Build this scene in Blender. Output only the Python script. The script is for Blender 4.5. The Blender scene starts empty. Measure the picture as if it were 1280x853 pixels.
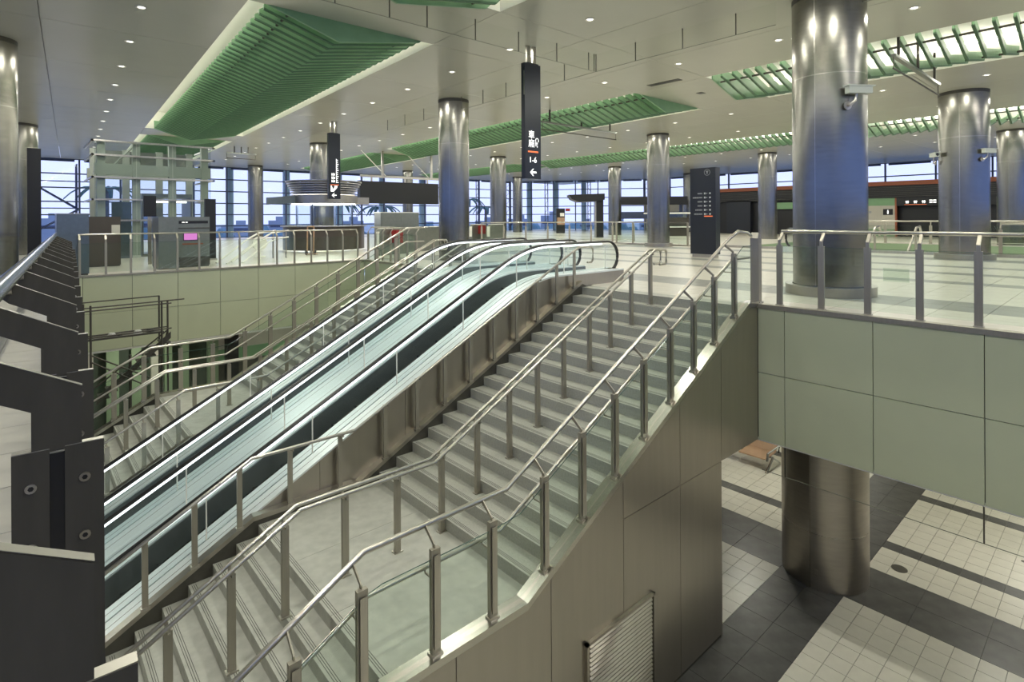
import bpy, bmesh, math, random
from mathutils import Vector, Matrix
random.seed(7)
S = bpy.context.scene
COL = S.collection

# ------------------------------------------------------------------ camera
YAW = math.radians(48.35); F_PX = 695.0; HORIZON = 272.3; ROLL = -0.0055; EYE = 1.4
cam = bpy.data.objects.new('camera', bpy.data.cameras.new('camera')); COL.objects.link(cam)
cam.data.sensor_width = 36.0; cam.data.lens = F_PX / 1280 * 36
cam.data.shift_y = -(426.5 - HORIZON) / 1280
cam.data.clip_start = 0.02; cam.data.clip_end = 2000
fwd = Vector((math.cos(YAW), math.sin(YAW), 0)); rgt = Vector((math.sin(YAW), -math.cos(YAW), 0)); up = Vector((0, 0, 1))
m = Matrix((rgt, up, -fwd)).transposed().to_4x4()
cam.matrix_world = Matrix.Translation((0, 0, EYE)) @ m @ Matrix.Rotation(ROLL, 4, 'Z')
S.camera = cam

# ------------------------------------------------------------------ world / exposure
w = bpy.data.worlds.new('world'); S.world = w; w.use_nodes = True
bg = w.node_tree.nodes['Background']
bg.inputs[0].default_value = (0.60, 0.67, 1.0, 1); bg.inputs[1].default_value = 1.45
S.view_settings.view_transform = 'Standard'; S.view_settings.look = 'None'
S.view_settings.gamma = 1.0; S.view_settings.use_curve_mapping = False
S.view_settings.exposure = 0.08
S.cycles.transparent_max_bounces = 32
LAMP_W = 50.0          # watts of one ceiling downlight
LOWER_W = 30.0  # watts of one lamp added to light the lower hall

# ------------------------------------------------------------------ materials
def nt(name):
    m = bpy.data.materials.new(name); m.use_nodes = True
    return m, m.node_tree, m.node_tree.nodes['Principled BSDF']
def mat(name, col, rough=.5, metal=0., var=0., scale=4., spec=.5, bump=0., stretch=None, coat=0.):
    m, t, b = nt(name)
    b.inputs['Roughness'].default_value = rough; b.inputs['Metallic'].default_value = metal
    b.inputs['Specular IOR Level'].default_value = spec
    if coat: b.inputs['Coat Weight'].default_value = coat
    c = (*col, 1)
    if var or bump:
        tc = t.nodes.new('ShaderNodeTexCoord'); mp = t.nodes.new('ShaderNodeMapping'); n = t.nodes.new('ShaderNodeTexNoise')
        t.links.new(tc.outputs['Object'], mp.inputs['Vector']); t.links.new(mp.outputs['Vector'], n.inputs['Vector'])
        n.inputs['Scale'].default_value = scale; n.inputs['Detail'].default_value = 4
        if stretch: mp.inputs['Scale'].default_value = stretch
        r = t.nodes.new('ShaderNodeValToRGB'); t.links.new(n.outputs['Fac'], r.inputs['Fac'])
        r.color_ramp.elements[0].position = .3; r.color_ramp.elements[1].position = .7
        r.color_ramp.elements[0].color = (*[max(0, x * (1 - var)) for x in col], 1)
        r.color_ramp.elements[1].color = (*[min(1, x * (1 + var)) for x in col], 1)
        t.links.new(r.outputs['Color'], b.inputs['Base Color'])
        if bump:
            bp = t.nodes.new('ShaderNodeBump'); bp.inputs['Strength'].default_value = bump; bp.inputs['Distance'].default_value = .01
            t.links.new(n.outputs['Fac'], bp.inputs['Height']); t.links.new(bp.outputs['Normal'], b.inputs['Normal'])
    else: b.inputs['Base Color'].default_value = c
    return m
def emis(name, col, s):
    m, t, b = nt(name); b.inputs['Base Color'].default_value = (*col, 1)
    b.inputs['Emission Color'].default_value = (*col, 1); b.inputs['Emission Strength'].default_value = s
    return m
def glassm(name, col, refl=.9, rough=.02):
    m = bpy.data.materials.new(name); m.use_nodes = True; t = m.node_tree; t.nodes.clear()
    o = t.nodes.new('ShaderNodeOutputMaterial'); mx = t.nodes.new('ShaderNodeMixShader'); tr = t.nodes.new('ShaderNodeBsdfTransparent')
    gl = t.nodes.new('ShaderNodeBsdfGlossy'); lw = t.nodes.new('ShaderNodeLayerWeight'); lw.inputs['Blend'].default_value = .5
    pw = t.nodes.new('ShaderNodeMath'); pw.operation = 'POWER'; pw.inputs[1].default_value = 4.0; t.links.new(lw.outputs['Facing'], pw.inputs[0])
    fr = t.nodes.new('ShaderNodeMath'); fr.operation = 'MULTIPLY_ADD'; fr.inputs[1].default_value = .7; fr.inputs[2].default_value = .04; t.links.new(pw.outputs[0], fr.inputs[0])
    mu = t.nodes.new('ShaderNodeMath'); mu.operation = 'MULTIPLY'; mu.inputs[1].default_value = refl * .6
    tr.inputs[0].default_value = (*col, 1); gl.inputs['Roughness'].default_value = rough
    t.links.new(fr.outputs[0], mu.inputs[0]); t.links.new(mu.outputs[0], mx.inputs[0])
    t.links.new(tr.outputs[0], mx.inputs[1]); t.links.new(gl.outputs[0], mx.inputs[2]); t.links.new(mx.outputs[0], o.inputs[0])
    return m
def tilem(name, col, joint, pitch, rough=.35, var=.08):
    m, t, b = nt(name); tc = t.nodes.new('ShaderNodeTexCoord'); br = t.nodes.new('ShaderNodeTexBrick')
    t.links.new(tc.outputs['Object'], br.inputs['Vector']); br.offset = 0; br.squash = 1
    for k, v in (('Scale', 1), ('Mortar Size', .004), ('Brick Width', pitch), ('Row Height', pitch), ('Bias', 0)): br.inputs[k].default_value = v
    br.inputs['Color1'].default_value = (*[x * (1 - var) for x in col], 1); br.inputs['Color2'].default_value = (*[x * (1 + var) for x in col], 1)
    br.inputs['Mortar'].default_value = (*joint, 1); t.links.new(br.outputs['Color'], b.inputs['Base Color'])
    b.inputs['Roughness'].default_value = rough
    return m
MT = {}
MT['steel'] = mat('brushed_steel', (.50, .47, .42), .30, 1., .10, 30, stretch=(1, 1, .06))
MT['column'] = mat('column_steel', (.285, .275, .24), .27, 1., .08, 6, stretch=(.6, .6, 3.5), bump=.02)
def brushed(m, aniso, rot):
    t = m.node_tree; b = t.nodes['Principled BSDF']; tg = t.nodes.new('ShaderNodeTangent'); tg.direction_type = 'RADIAL'; tg.axis = 'Z'
    t.links.new(tg.outputs[0], b.inputs['Tangent']); b.inputs['Anisotropic'].default_value = aniso; b.inputs['Anisotropic Rotation'].default_value = rot
brushed(MT['column'], .7, 0.0)
MT['collow'] = mat('lower_column_steel', (.42, .385, .345), .36, 1., .06, 6, stretch=(.6, .6, 3.5))
MT['clad'] = mat('cladding_steel', (.42, .388, .335), .31, .95, .03, 12, stretch=(1, 1, .08))
MT['capsteel'] = mat('cap_steel', (.52, .50, .45), .24, 1.)
MT['darksteel'] = mat('dark_plate', (.075, .069, .055), .55, .2, .12, 20, stretch=(1, 1, .2), spec=.25)
MT['plateedge'] = mat('plate_edge', (.42, .40, .35), .4, 1.)
MT['tube'] = mat('tube_steel', (.52, .54, .55), .2, 1.)
MT['rail'] = mat('rail_steel', (.52, .495, .44), .28, 1.)
MT['post'] = mat('post_steel', (.42, .39, .325), .45, .8, .05, 30, stretch=(1, 1, .1))
MT['panel'] = mat('wall_panel', (.56, .59, .405), .32, 0., .03, 1.2, spec=.5)
MT['joint'] = mat('joint_dark', (.05, .05, .04), .8)
MT['ceil'] = mat('ceiling_panel', (.53, .525, .45), .26, 0., .02, 1., spec=.6)
MT['white'] = mat('white_paint', (.86, .85, .78), .5)
MT['green'] = mat('louvre_green', (.22, .40, .225), .42, 0., .08, 3.)
MT['greenshade'] = mat('louvre_edge_shade', (.10, .20, .115), .5)  # shade of the blade undersides painted as a darker green
MT['beige'] = mat('beige_stone', (.60, .57, .49), .30, 0., .07, 5.)
MT['grey'] = mat('grey_stone', (.25, .25, .225), .32, 0., .08, 6.)
MT['floorfar'] = tilem('far_floor_tiles', (.60, .57, .49), (.40, .38, .33), .566, .3, .03)
MT['lowtile'] = mat('light_tile', (.62, .60, .515), .35, 0., .05, 5.)
MT['lowdark'] = mat('dark_tile', (.075, .074, .07), .4, 0., .3, 4.)
MT['lowfar'] = mat('grout', (.27, .265, .235), .8)
MT['step'] = mat('granite_step', (.39, .39, .34), .5, 0., .10, 40.)
MT['landing'] = mat('granite_landing', (.44, .44, .39), .45, 0., .10, 8.)
MT['groove'] = mat('groove', (.10, .10, .09), .7)
MT['skirt'] = mat('dark_skirting', (.10, .095, .08), .4, .5, .1, 10)
MT['black'] = mat('black_panel', (.012, .012, .013), .35, spec=.5)
MT['navy'] = mat('sign_navy', (.016, .019, .027), .32)
MT['rubber'] = mat('rubber_belt', (.013, .013, .014), .35)
MT['deck'] = mat('deck_steel', (.80, .84, .83), .34, .35, .02, 3)
MT['escstep'] = mat('escalator_step', (.10, .105, .105), .45, .7)
MT['escin'] = mat('escalator_inner', (.20, .22, .22), .35, .6)
MT['strip'] = emis('handrail_glow', (.90, .97, 1.), 2.2)
MT['glass'] = glassm('clear_glass', (.93, .97, .945))
MT['glassg'] = glassm('green_glass', (.90, .95, .92))
MT['glassd'] = glassm('teal_glass', (.93, .965, .968), 1.)
MT['pane'] = glassm('window_glass', (.95, .97, 1.), .5)
MT['panesky'] = glassm('sky_coloured_glass', (.58, .69, .90), .5)  # deeper sky blue put into the pane colour for the column reflections
MT['baffle'] = glassm('baffle_glass', (.985, .99, .98), .25)
MT['glasst'] = glassm('tower_glass', (.86, .89, .88), .8)
MT['glassedge'] = mat('glass_edge', (.04, .09, .075), .15)
MT['mull'] = mat('mullion_blue', (.055, .075, .14), .4, .3)
MT['mullpale'] = mat('pale_blue_post', (.34, .48, .62), .4)
MT['lens'] = emis('lamp_lens', (1., .97, .88), 3.)
MT['cove'] = emis('cove_tube', (1., .98, .88), 11.)
MT['lampring'] = mat('lamp_ring', (.75, .73, .66), .3, .3)
MT['orange'] = mat('orange_trim', (.34, .10, .045), .5)
MT['red'] = mat('red_paint', (.30, .02, .02), .4)
MT['redmark'] = emis('sign_red', (.85, .18, .06), .7)
MT['whitemark'] = emis('sign_white', (1., 1., .98), 1.0)
MT['palemark'] = mat('sign_pale_mark', (.55, .56, .57), .6)
MT['greymark'] = mat('sign_grey_mark', (.35, .36, .37), .6)
MT['beigewall'] = mat('beige_wall', (.55, .52, .43), .5, 0., .03, 2.)
MT['greenwall'] = mat('green_wall', (.22, .40, .21), .4, 0., .04, 2.)
MT['greenpale'] = mat('pale_green_wall', (.27, .36, .22), .4)
MT['dkgreen'] = mat('dark_green_partition', (.07, .095, .065), .4)
MT['screen'] = emis('purple_screen', (.50, .16, .46), .8)
MT['machine'] = mat('machine_steel', (.25, .26, .23), .35, .8, .06, 12)
MT['mach2'] = mat('machine_blue_steel', (.18, .215, .24), .3, .8, .06, 12)
MT['brown'] = mat('brown_cabinet', (.10, .085, .07), .4, .4)
MT['paper'] = mat('paper', (.62, .60, .52), .8)
MT['film'] = glassm('pale_film', (.90, .945, .905), .5, .4)
MT['tower'] = mat('tower_paint', (.46, .49, .43), .45)
MT['scaff'] = mat('scaffold_pipe', (.09, .082, .07), .5, .5)
MT['wood'] = mat('plank', (.22, .16, .10), .7, 0., .2, 8)
MT['bench'] = mat('bench_seat', (.42, .27, .17), .4, 0., .08, 6)
MT['bag'] = mat('plastic_sheet', (.5, .5, .47), .4)
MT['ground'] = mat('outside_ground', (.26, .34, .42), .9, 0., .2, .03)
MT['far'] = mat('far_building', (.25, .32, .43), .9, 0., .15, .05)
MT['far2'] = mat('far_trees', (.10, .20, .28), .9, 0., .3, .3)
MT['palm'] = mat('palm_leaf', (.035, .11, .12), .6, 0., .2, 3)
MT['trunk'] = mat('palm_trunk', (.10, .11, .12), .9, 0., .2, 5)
MT['duct'] = mat('wall_back', (.45, .44, .38), .6)
MT['copper'] = mat('orange_plastic', (.55, .16, .05), .5)

# ------------------------------------------------------------------ mesh helpers
class MB:
    def __init__(s): s.v = []; s.f = []
    def quad(s, *p):
        n = len(s.v); s.v += [tuple(q) for q in p]; s.f.append(tuple(range(n, n + len(p)))); return s
    def box(s, x0, x1, y0, y1, z0, z1):
        n = len(s.v)
        s.v += [(x0, y0, z0), (x1, y0, z0), (x1, y1, z0), (x0, y1, z0), (x0, y0, z1), (x1, y0, z1), (x1, y1, z1), (x0, y1, z1)]
        s.f += [tuple(n + i for i in q) for q in ((0, 3, 2, 1), (4, 5, 6, 7), (0, 1, 5, 4), (1, 2, 6, 5), (2, 3, 7, 6), (3, 0, 4, 7))]
        return s
    def prism(s, pts, a, b, axis='y'):
        """polygon pts (2D) extruded from a to b along axis"""
        n = len(s.v); k = len(pts)
        def P(p, t): return (p[0], t, p[1]) if axis == 'y' else ((p[0], p[1], t) if axis == 'z' else (t, p[0], p[1]))
        s.v += [P(p, a) for p in pts] + [P(p, b) for p in pts]
        s.f.append(tuple(n + i for i in range(k))); s.f.append(tuple(n + k + i for i in reversed(range(k))))
        for i in range(k): j = (i + 1) % k; s.f.append((n + i, n + k + i, n + k + j, n + j))
        return s
    def hexa(s, bot, top):
        n = len(s.v); k = len(bot); s.v += [tuple(p) for p in bot] + [tuple(p) for p in top]
        s.f.append(tuple(n + i for i in reversed(range(k)))); s.f.append(tuple(n + k + i for i in range(k)))
        for i in range(k): j = (i + 1) % k; s.f.append((n + i, n + j, n + k + j, n + k + i))
        return s
    def tube(s, path, r, n=10, ry=None):
        """swept circle (or ellipse / flat bar) along a polyline"""
        P = [Vector(p) for p in path]; base = len(s.v); ry = ry or r
        for i, p in enumerate(P):
            d0 = (P[i] - P[i - 1]).normalized() if i else (P[1] - P[0]).normalized()
            d1 = (P[i + 1] - P[i]).normalized() if i < len(P) - 1 else d0
            t = (d0 + d1)
            t = t.normalized() if t.length > 1e-6 else d0
            ref = Vector((0, 0, 1)) if abs(t.z) < .95 else Vector((0, 1, 0))
            if hasattr(s, 'ref'): ref = s.ref
            u = t.cross(ref).normalized(); v = u.cross(t).normalized()
            k = 1 / max(.5, t.dot(d0))
            for j in range(n):
                a = 2 * math.pi * j / n
                s.v.append(tuple(p + u * math.cos(a) * r + v * math.sin(a) * ry * k))
        for i in range(len(P) - 1):
            for j in range(n):
                a = base + i * n + j; b = base + i * n + (j + 1) % n
                s.f.append((a, b, b + n, a + n))
        s.f.append(tuple(base + j for j in reversed(range(n)))); e = base + (len(P) - 1) * n
        s.f.append(tuple(e + j for j in range(n)))
        return s
    def cyl(s, x, y, z0, z1, r, n=24, r2=None):
        r2 = r if r2 is None else r2; b = len(s.v)
        for z, q in ((z0, r), (z1, r2)):
            s.v += [(x + q * math.cos(2 * math.pi * i / n), y + q * math.sin(2 * math.pi * i / n), z) for i in range(n)]
        for i in range(n): j = (i + 1) % n; s.f.append((b + i, b + j, b + n + j, b + n + i))
        s.f.append(tuple(b + i for i in reversed(range(n)))); s.f.append(tuple(b + n + i for i in range(n)))
        return s
    def arcshell(s, x, y, z0, z1, r, a0, a1, th=.012, n=10):
        b = len(s.v)
        for i in range(n + 1):
            a = a0 + (a1 - a0) * i / n; c, q = math.cos(a), math.sin(a)
            for rr in (r, r - th):
                for z in (z0, z1): s.v.append((x + rr * c, y + rr * q, z))
        for i in range(n):
            o = b + 4 * i; p = o + 4
            s.f += [(o, p, p + 1, o + 1), (o + 3, p + 3, p + 2, o + 2), (o + 1, p + 1, p + 3, o + 3), (o + 2, p + 2, p, o)]
        s.f += [(b, b + 1, b + 3, b + 2)]; e = b + 4 * n; s.f += [(e + 2, e + 3, e + 1, e)]
        return s
    def mesh(s, name='mesh', smooth=False):
        me = bpy.data.meshes.new(name); me.from_pydata(s.v, [], s.f); me.validate(); me.update()
        bm = bmesh.new(); bm.from_mesh(me); bmesh.ops.recalc_face_normals(bm, faces=bm.faces); bm.to_mesh(me); bm.free()
        if smooth:
            for p in me.polygons: p.use_smooth = len(p.vertices) == 4
            try: me.set_sharp_from_angle(angle=math.radians(40))
            except Exception: pass
        return me
def ob(name, me, m, parent=None, label=None, loc=None, smooth=False, **kw):
    if isinstance(me, MB): me = me.mesh(name, smooth)
    if m is not None and not me.materials: me.materials.append(MT[m] if isinstance(m, str) else m)
    o = bpy.data.objects.new(name, me); COL.objects.link(o)
    if parent: o.parent = parent
    if loc: o.location = loc
    if label: o['label'] = label
    for k, v in kw.items(): o[k] = v
    return o
def thing(name, label, cat, loc=(0, 0, 0), rz=0, group=None):
    o = bpy.data.objects.new(name, None); COL.objects.link(o); o.location = loc; o.rotation_euler.z = rz
    o.empty_display_size = .1; o['label'] = label; o['category'] = cat
    if group: o['group'] = group
    return o
def struct(name, label=None, me=None, m=None, smooth=False, cat=None):
    if me is None: o = bpy.data.objects.new(name, None); COL.objects.link(o); o.empty_display_size = .1
    else: o = ob(name, me, m, smooth=smooth)
    o['kind'] = 'structure'
    if label: o['label'] = label
    if cat: o['category'] = cat
    return o
def tree_copy(o, parent=None):
    c = o.copy(); COL.objects.link(c); c.parent = parent
    for ch in list(o.children): tree_copy(ch, c)
    return c
def boxm(*a): return MB().box(*a)
def text_mesh(body, size, depth=.004):
    cu = bpy.data.curves.new('text', 'FONT'); cu.body = body; cu.size = size; cu.extrude = depth; cu.align_x = 'CENTER'; cu.align_y = 'CENTER'
    cu.resolution_u = 3
    o = bpy.data.objects.new('text', cu); COL.objects.link(o); dg = bpy.context.evaluated_depsgraph_get()
    me = bpy.data.meshes.new_from_object(o.evaluated_get(dg)); bpy.data.objects.remove(o); me.materials.clear()
    return me

# ------------------------------------------------------------------ dimensions
ZC = 5.35          # ceiling
ZL = -4.70         # lower floor
XS = 8.80          # right slab edge
YW = 17.45         # left wall of the void
TR, RI, X_TOP = .2812, .1453, 8.45
ZLAND = -17 * RI   # landing
def nose(x): return RI / TR * (x - X_TOP)
def edge(y): return .025 + .056 * y     # line of the gallery railing
def warp(x, y):    # the ceiling grid splays a little towards the far left
    return x + .055 * max(0, y - 8) * min(1, max(0, (27 - x) / 7))

# ================================================================== SETTING
# ---- upper floor slabs
fl = struct('floor_concourse', 'pale beige stone concourse floor with grey bands')
FPX = 8.55
dark_rows = {3, 4, 10, 14, 18, 23, 24}
PT = .566
tile_l = boxm(.003, PT - .003, .003, PT - .003, -.012, 0).mesh('floor_tile'); tile_l.materials.append(MT['beige'])
tile_d = tile_l.copy(); tile_d.materials.clear(); tile_d.materials.append(MT['grey'])
cells = []
for k in range(1, 27):
    for j in range(-12, 32):
        x0 = FPX + k * PT; y0 = -2.0 + j * PT
        if y0 + PT > YW + 8: continue
        cells.append((x0, y0, k in dark_rows))
cells.sort(key=lambda c: (c[0] - 9) ** 2 + .25 * (c[1] - 4.5) ** 2)
for x0, y0, dk in cells[:290]:
    ob('floor_tile', tile_d if dk else tile_l, None, fl, loc=(x0, y0, 0))
rl, rd = MB(), MB()
for x0, y0, dk in cells[290:]:
    (rd if dk else rl).box(x0 + .003, x0 + PT - .003, y0 + .003, y0 + PT - .003, -.012, 0)
ob('floor_tiles', rl, 'beige', fl, kind='stuff'); ob('floor_bands', rd, 'grey', fl, kind='stuff')
XE = FPX + 27 * PT     # end of built tiles 23.83
sub = MB()
sub.box(XS + .07, XE, -9, YW, -.35, -.012)
ob('slab', sub, 'grey', fl)
ob('edge_strip', boxm(XS + .05, FPX + PT, -9, 17.4, -.05, .001), 'beige', fl)
far = MB()
far.box(XE, 24.3, -9, YW + .11, -.35, 0).box(33.2, 50, -9, YW + .11, -.35, 0).box(24.3, 33.2, 12.5, YW + .11, -.35, 0)
far.box(-9, 50, YW + .11, 47, -.35, 0)
ob('far_floor', far, 'floorfar', fl)
for x in (20.0, 26.5, 31.0, 36.5):
    ob('floor_band', boxm(x, x + .57, YW + .3, 44.5, 0, .002), 'grey', fl)
ob('slab_soffit', boxm(XS + .02, 50, -9, 30, -2.17, -2.12), 'white', fl)
ob('slab_soffit', boxm(-9, 50, YW + .02, 30, -1.97, -1.92), 'white', fl)

# ---- gallery floor under the camera
gal = struct('floor_gallery', 'pale tiled gallery floor beside the dark steel railing')
g = MB()
g.hexa([(-8, -9, -.4), (edge(-9) - .05, -9, -.4), (edge(YW) - .05, YW, -.4), (-8, YW, -.4)],
       [(-8, -9, -.012), (edge(-9) - .05, -9, -.012), (edge(YW) - .05, YW, -.012), (-8, YW, -.012)])
ob('slab', g, 'grey', gal)
gt = boxm(.003, PT - .003, .003, PT * 1.0 - .003, -.012, 0).mesh('floor_tile'); gt.materials.append(MT['beige'])
for i in range(-4, 0):
    for j in range(-1, 30):
        y0 = j * PT; x0 = edge(y0) - .05 + i * PT
        o = ob('floor_tile', gt, None, gal, loc=(x0, y0, 0)); o.rotation_euler.z = -math.atan(.056)

# ---- lower floor
lf = struct('floor_lower', 'lower hall floor of small pale tiles with dark stone bands')
ob('slab', boxm(-9, 50, -9, 30, ZL - .3, ZL - .012), 'lowfar', lf)
q = .283
t_l = boxm(.0035, q - .0035, .0035, q - .0035, -.012, 0).mesh('floor_tile'); t_l.materials.append(MT['lowtile'])
t_dband = boxm(.003, 1.16 / 2 - .003, .003, 3 * q - .003, -.012, 0).mesh('dark_tile'); t_dband.materials.append(MT['lowdark'])
t_dthin = t_l.copy(); t_dthin.materials.clear(); t_dthin.materials.append(MT['lowdark'])
t_cross = boxm(.003, .57 - .003, .003, .50 - .003, -.012, 0).mesh('dark_tile'); t_cross.materials.append(MT['lowdark'])
lights_c = []
def y_cells():
    ys = []
    y = 3.15
    while y > -3: ys.append(y - q); y -= q
    y = 4.15
    while y < 9.2: ys.append(y); y += q
    return ys
YC = y_cells()
XB = (9.87, 11.03)
rows = []
x = XB[0]
while x > 3.0: rows.append((x - q, False)); x -= q
x = XB[1]; n = 0
while x < 29: rows.append((x, n == 3 or n == 12)); x += q; n += 1
for x0, dk in rows:
    for y0 in YC:
        lights_c.append((x0, y0, dk))
# dark band across (two rows of long dark slabs)
n = 0
y = 3.15
while y > -3:
    for i in range(2): ob('dark_tile', t_dband, None, lf, loc=(XB[0] + i * .58, y - 3 * q, ZL))
    y -= 3 * q
y = 4.15
while y < 8:
    for i in range(2): ob('dark_tile', t_dband, None, lf, loc=(XB[0] + i * .58, y, ZL))
    y += 3 * q
x = 5.6
while x < 20:
    for i in range(2): ob('dark_tile', t_cross, None, lf, loc=(x, 3.15 + i * .5, ZL))
    x += .57
lights_c.sort(key=lambda c: (c[0] - 9.5) ** 2 + (c[1] - 2.0) ** 2)
for x0, y0, dk in lights_c[:280]: ob('floor_tile', t_dthin if dk else t_l, None, lf, loc=(x0, y0, ZL))
rl, rd = MB(), MB()
for x0, y0, dk in lights_c[280:]: (rd if dk else rl).box(x0 + .0035, x0 + q - .0035, y0 + .0035, y0 + q - .0035, ZL - .012, ZL)
ob('floor_tiles', rl, 'lowtile', lf, kind='stuff'); ob('floor_stripe', rd, 'lowdark', lf, kind='stuff')
ob('drain_cover', MB().cyl(11.35, 2.75, ZL, ZL + .004, .12, 20), 'skirt', lf)
ob('drain_cover', MB().cyl(13.2, 1.35, ZL, ZL + .004, .035, 12), 'skirt', lf)

# ---- ceiling of panels with three rows of openings
ce = struct('ceiling', 'grey-white metal panel ceiling of the concourse')
BAYS = [(2.98, 6.92), (14.56, 18.66), (27.3, 31.0)]
SEGS = [(-7.5, 8.1), (10.62, 28.3), (30.5, 43.5)]
xs = [-9, -6, -3, 0, 2.98, 6.92, 9.45, 12.0, 14.56, 18.66, 21.5, 24.4, 27.3, 31.0, 33.8, 36.6, 39.4, 43.2, 46.3, 49.2]
ys = [-9, -7.5, -3.6, .3, 4.2, 8.1, 10.62, 14.2, 17.7, 21.2, 24.75, 28.3, 30.5, 33.75, 37, 40.25, 43.5, 46.2]
bays_x = {b[0] for b in BAYS}
def in_open(x0, y0):
    return x0 in bays_x and any(a - .01 <= y0 < b - .01 for a, b in SEGS)
gp = .006
for i in range(len(xs) - 1):
    for j in range(len(ys) - 1):
        if in_open(xs[i], ys[j]): continue
        c = [(xs[i] + gp, ys[j] + gp), (xs[i + 1] - gp, ys[j] + gp), (xs[i + 1] - gp, ys[j + 1] - gp), (xs[i] + gp, ys[j + 1] - gp)]
        c = [(warp(a, b), b) for a, b in c]
        ob('ceiling_panel', MB().hexa([(a, b, ZC) for a, b in c], [(a, b, ZC + .03) for a, b in c]), 'ceil', ce)
rf = MB(); rf.box(-12, 52, -12, 48, ZC + 1.0, ZC + 1.1)
ob('roof_deck', rf, 'duct', ce)

# ---- enclosing walls (behind the camera and around the lower hall)
struct('wall_back', 'plain wall behind the gallery', boxm(-9.2, -9, -9.2, 46, ZL, 1.5), 'duct')
struct('wall_side', 'plain wall at the near side', boxm(-9, 49.5, -9.2, -9, ZL, 1.5), 'beigewall')
struct('trim_2', 'unseen spandrel added over the near side glazing to limit its reflection', boxm(-9, 49.5, -9.2, -9, 5.0, ZC + 1), 'duct')  # opaque band added to end the blue reflection on the columns
struct('trim_1', 'unseen spandrel added over the rear glazing to limit its reflection', boxm(-9.2, -9, -9.2, 46, 5.0, ZC + 1), 'duct')  # added for the same reason on the rear side
struct('wall_lower_right', 'plain wall of the lower hall', boxm(30, 30.2, -9, 30, ZL, -2.17), 'beigewall')

# ---- right slab fascia: two rows of panels and a steel edge
wr = struct('wall_right', 'pale green metal fascia panels below the right balustrade')
ob('backing', boxm(XS + .03, XS + .08, -9, YW, -2.15, -.05), 'joint', wr)
jy = [3.61 - 1.183 * k for k in range(0, 11)]
jy = [4.02] + jy
for a, b in zip(jy, jy[1:]):
    for z0, z1 in ((-1.08, -.055), (-2.15, -1.08)):
        ob('fascia_panel', boxm(XS, XS + .03, b + .005, a - .005, z0 + .005, z1 - .005), 'panel', wr)
for a, b in ((14.3, 15.35), (15.35, 16.4), (16.4, 17.43)):
    for z0, z1 in ((-1.08, -.055), (-2.15, -1.08)):
        ob('fascia_panel', boxm(XS, XS + .03, a + .005, b - .005, z0 + .005, z1 - .005), 'panel', wr)
ob('edge_trim', boxm(XS - .03, XS + .10, -9, 4.02, -.055, .012), 'post', wr)
ob('edge_trim', boxm(XS - .03, XS + .10, 14.28, YW, -.055, .012), 'post', wr)

# ---- left wall of the void
wl = struct('wall_left', 'pale green metal panel wall on the far side of the void')
ob('backing', boxm(.6, XS, YW + .03, YW + .10, -1.92, -.03), 'joint', wl)
jx = [.85, 1.206, 2.235, 3.274, 4.334, 5.37, 6.46, 7.52, 8.58, 8.8]
for a, b in zip(jx, jx[1:]):
    for z0, z1 in ((-.97, -.03), (-1.92, -.97)):
        ob('wall_panel', boxm(a + .005, b - .005, YW, YW + .03, z0 + .005, z1 - .005), 'panel', wl)
ob('edge_trim', boxm(.8, XS, YW - .03, YW + .12, -.03, .012), 'post', wl)
# lower hall wall behind it
wb = struct('wall_lower_back', 'lower hall wall with beige, green and dark bands')
ob('upper_band', boxm(-9, 30, 21, 21.2, -3.1, -1.95), 'beigewall', wb)
ob('green_band', boxm(-9, 30, 20.98, 21.2, -3.53, -3.1), 'greenwall', wb)
ob('dark_band', boxm(-9, 30, 20.97, 21.2, ZL, -3.53), 'skirt', wb)
for i, (a, b_, mt) in enumerate(((1.9, 2.2, 'greenpale'), (2.5, 2.75, 'greenpale'), (3.0, 3.2, 'beigewall'), (3.35, 3.55, 'greenpale'), (3.8, 4.0, 'greenpale'), (4.55, 4.85, 'greenpale'), (.9, 1.25, 'greenpale'), (1.35, 1.6, 'beigewall'))):
    ob('pilaster', boxm(a, b_, 19.8, 20.0, ZL, -1.97), mt, wb)
ob('dark_partition', boxm(.3, 4.75, 20.1, 20.2, ZL, -1.97), 'dkgreen', wb)
ob('dark_column', boxm(5.0, 5.35, 19.4, 19.7, ZL, -1.97), 'black', wb)

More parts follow.
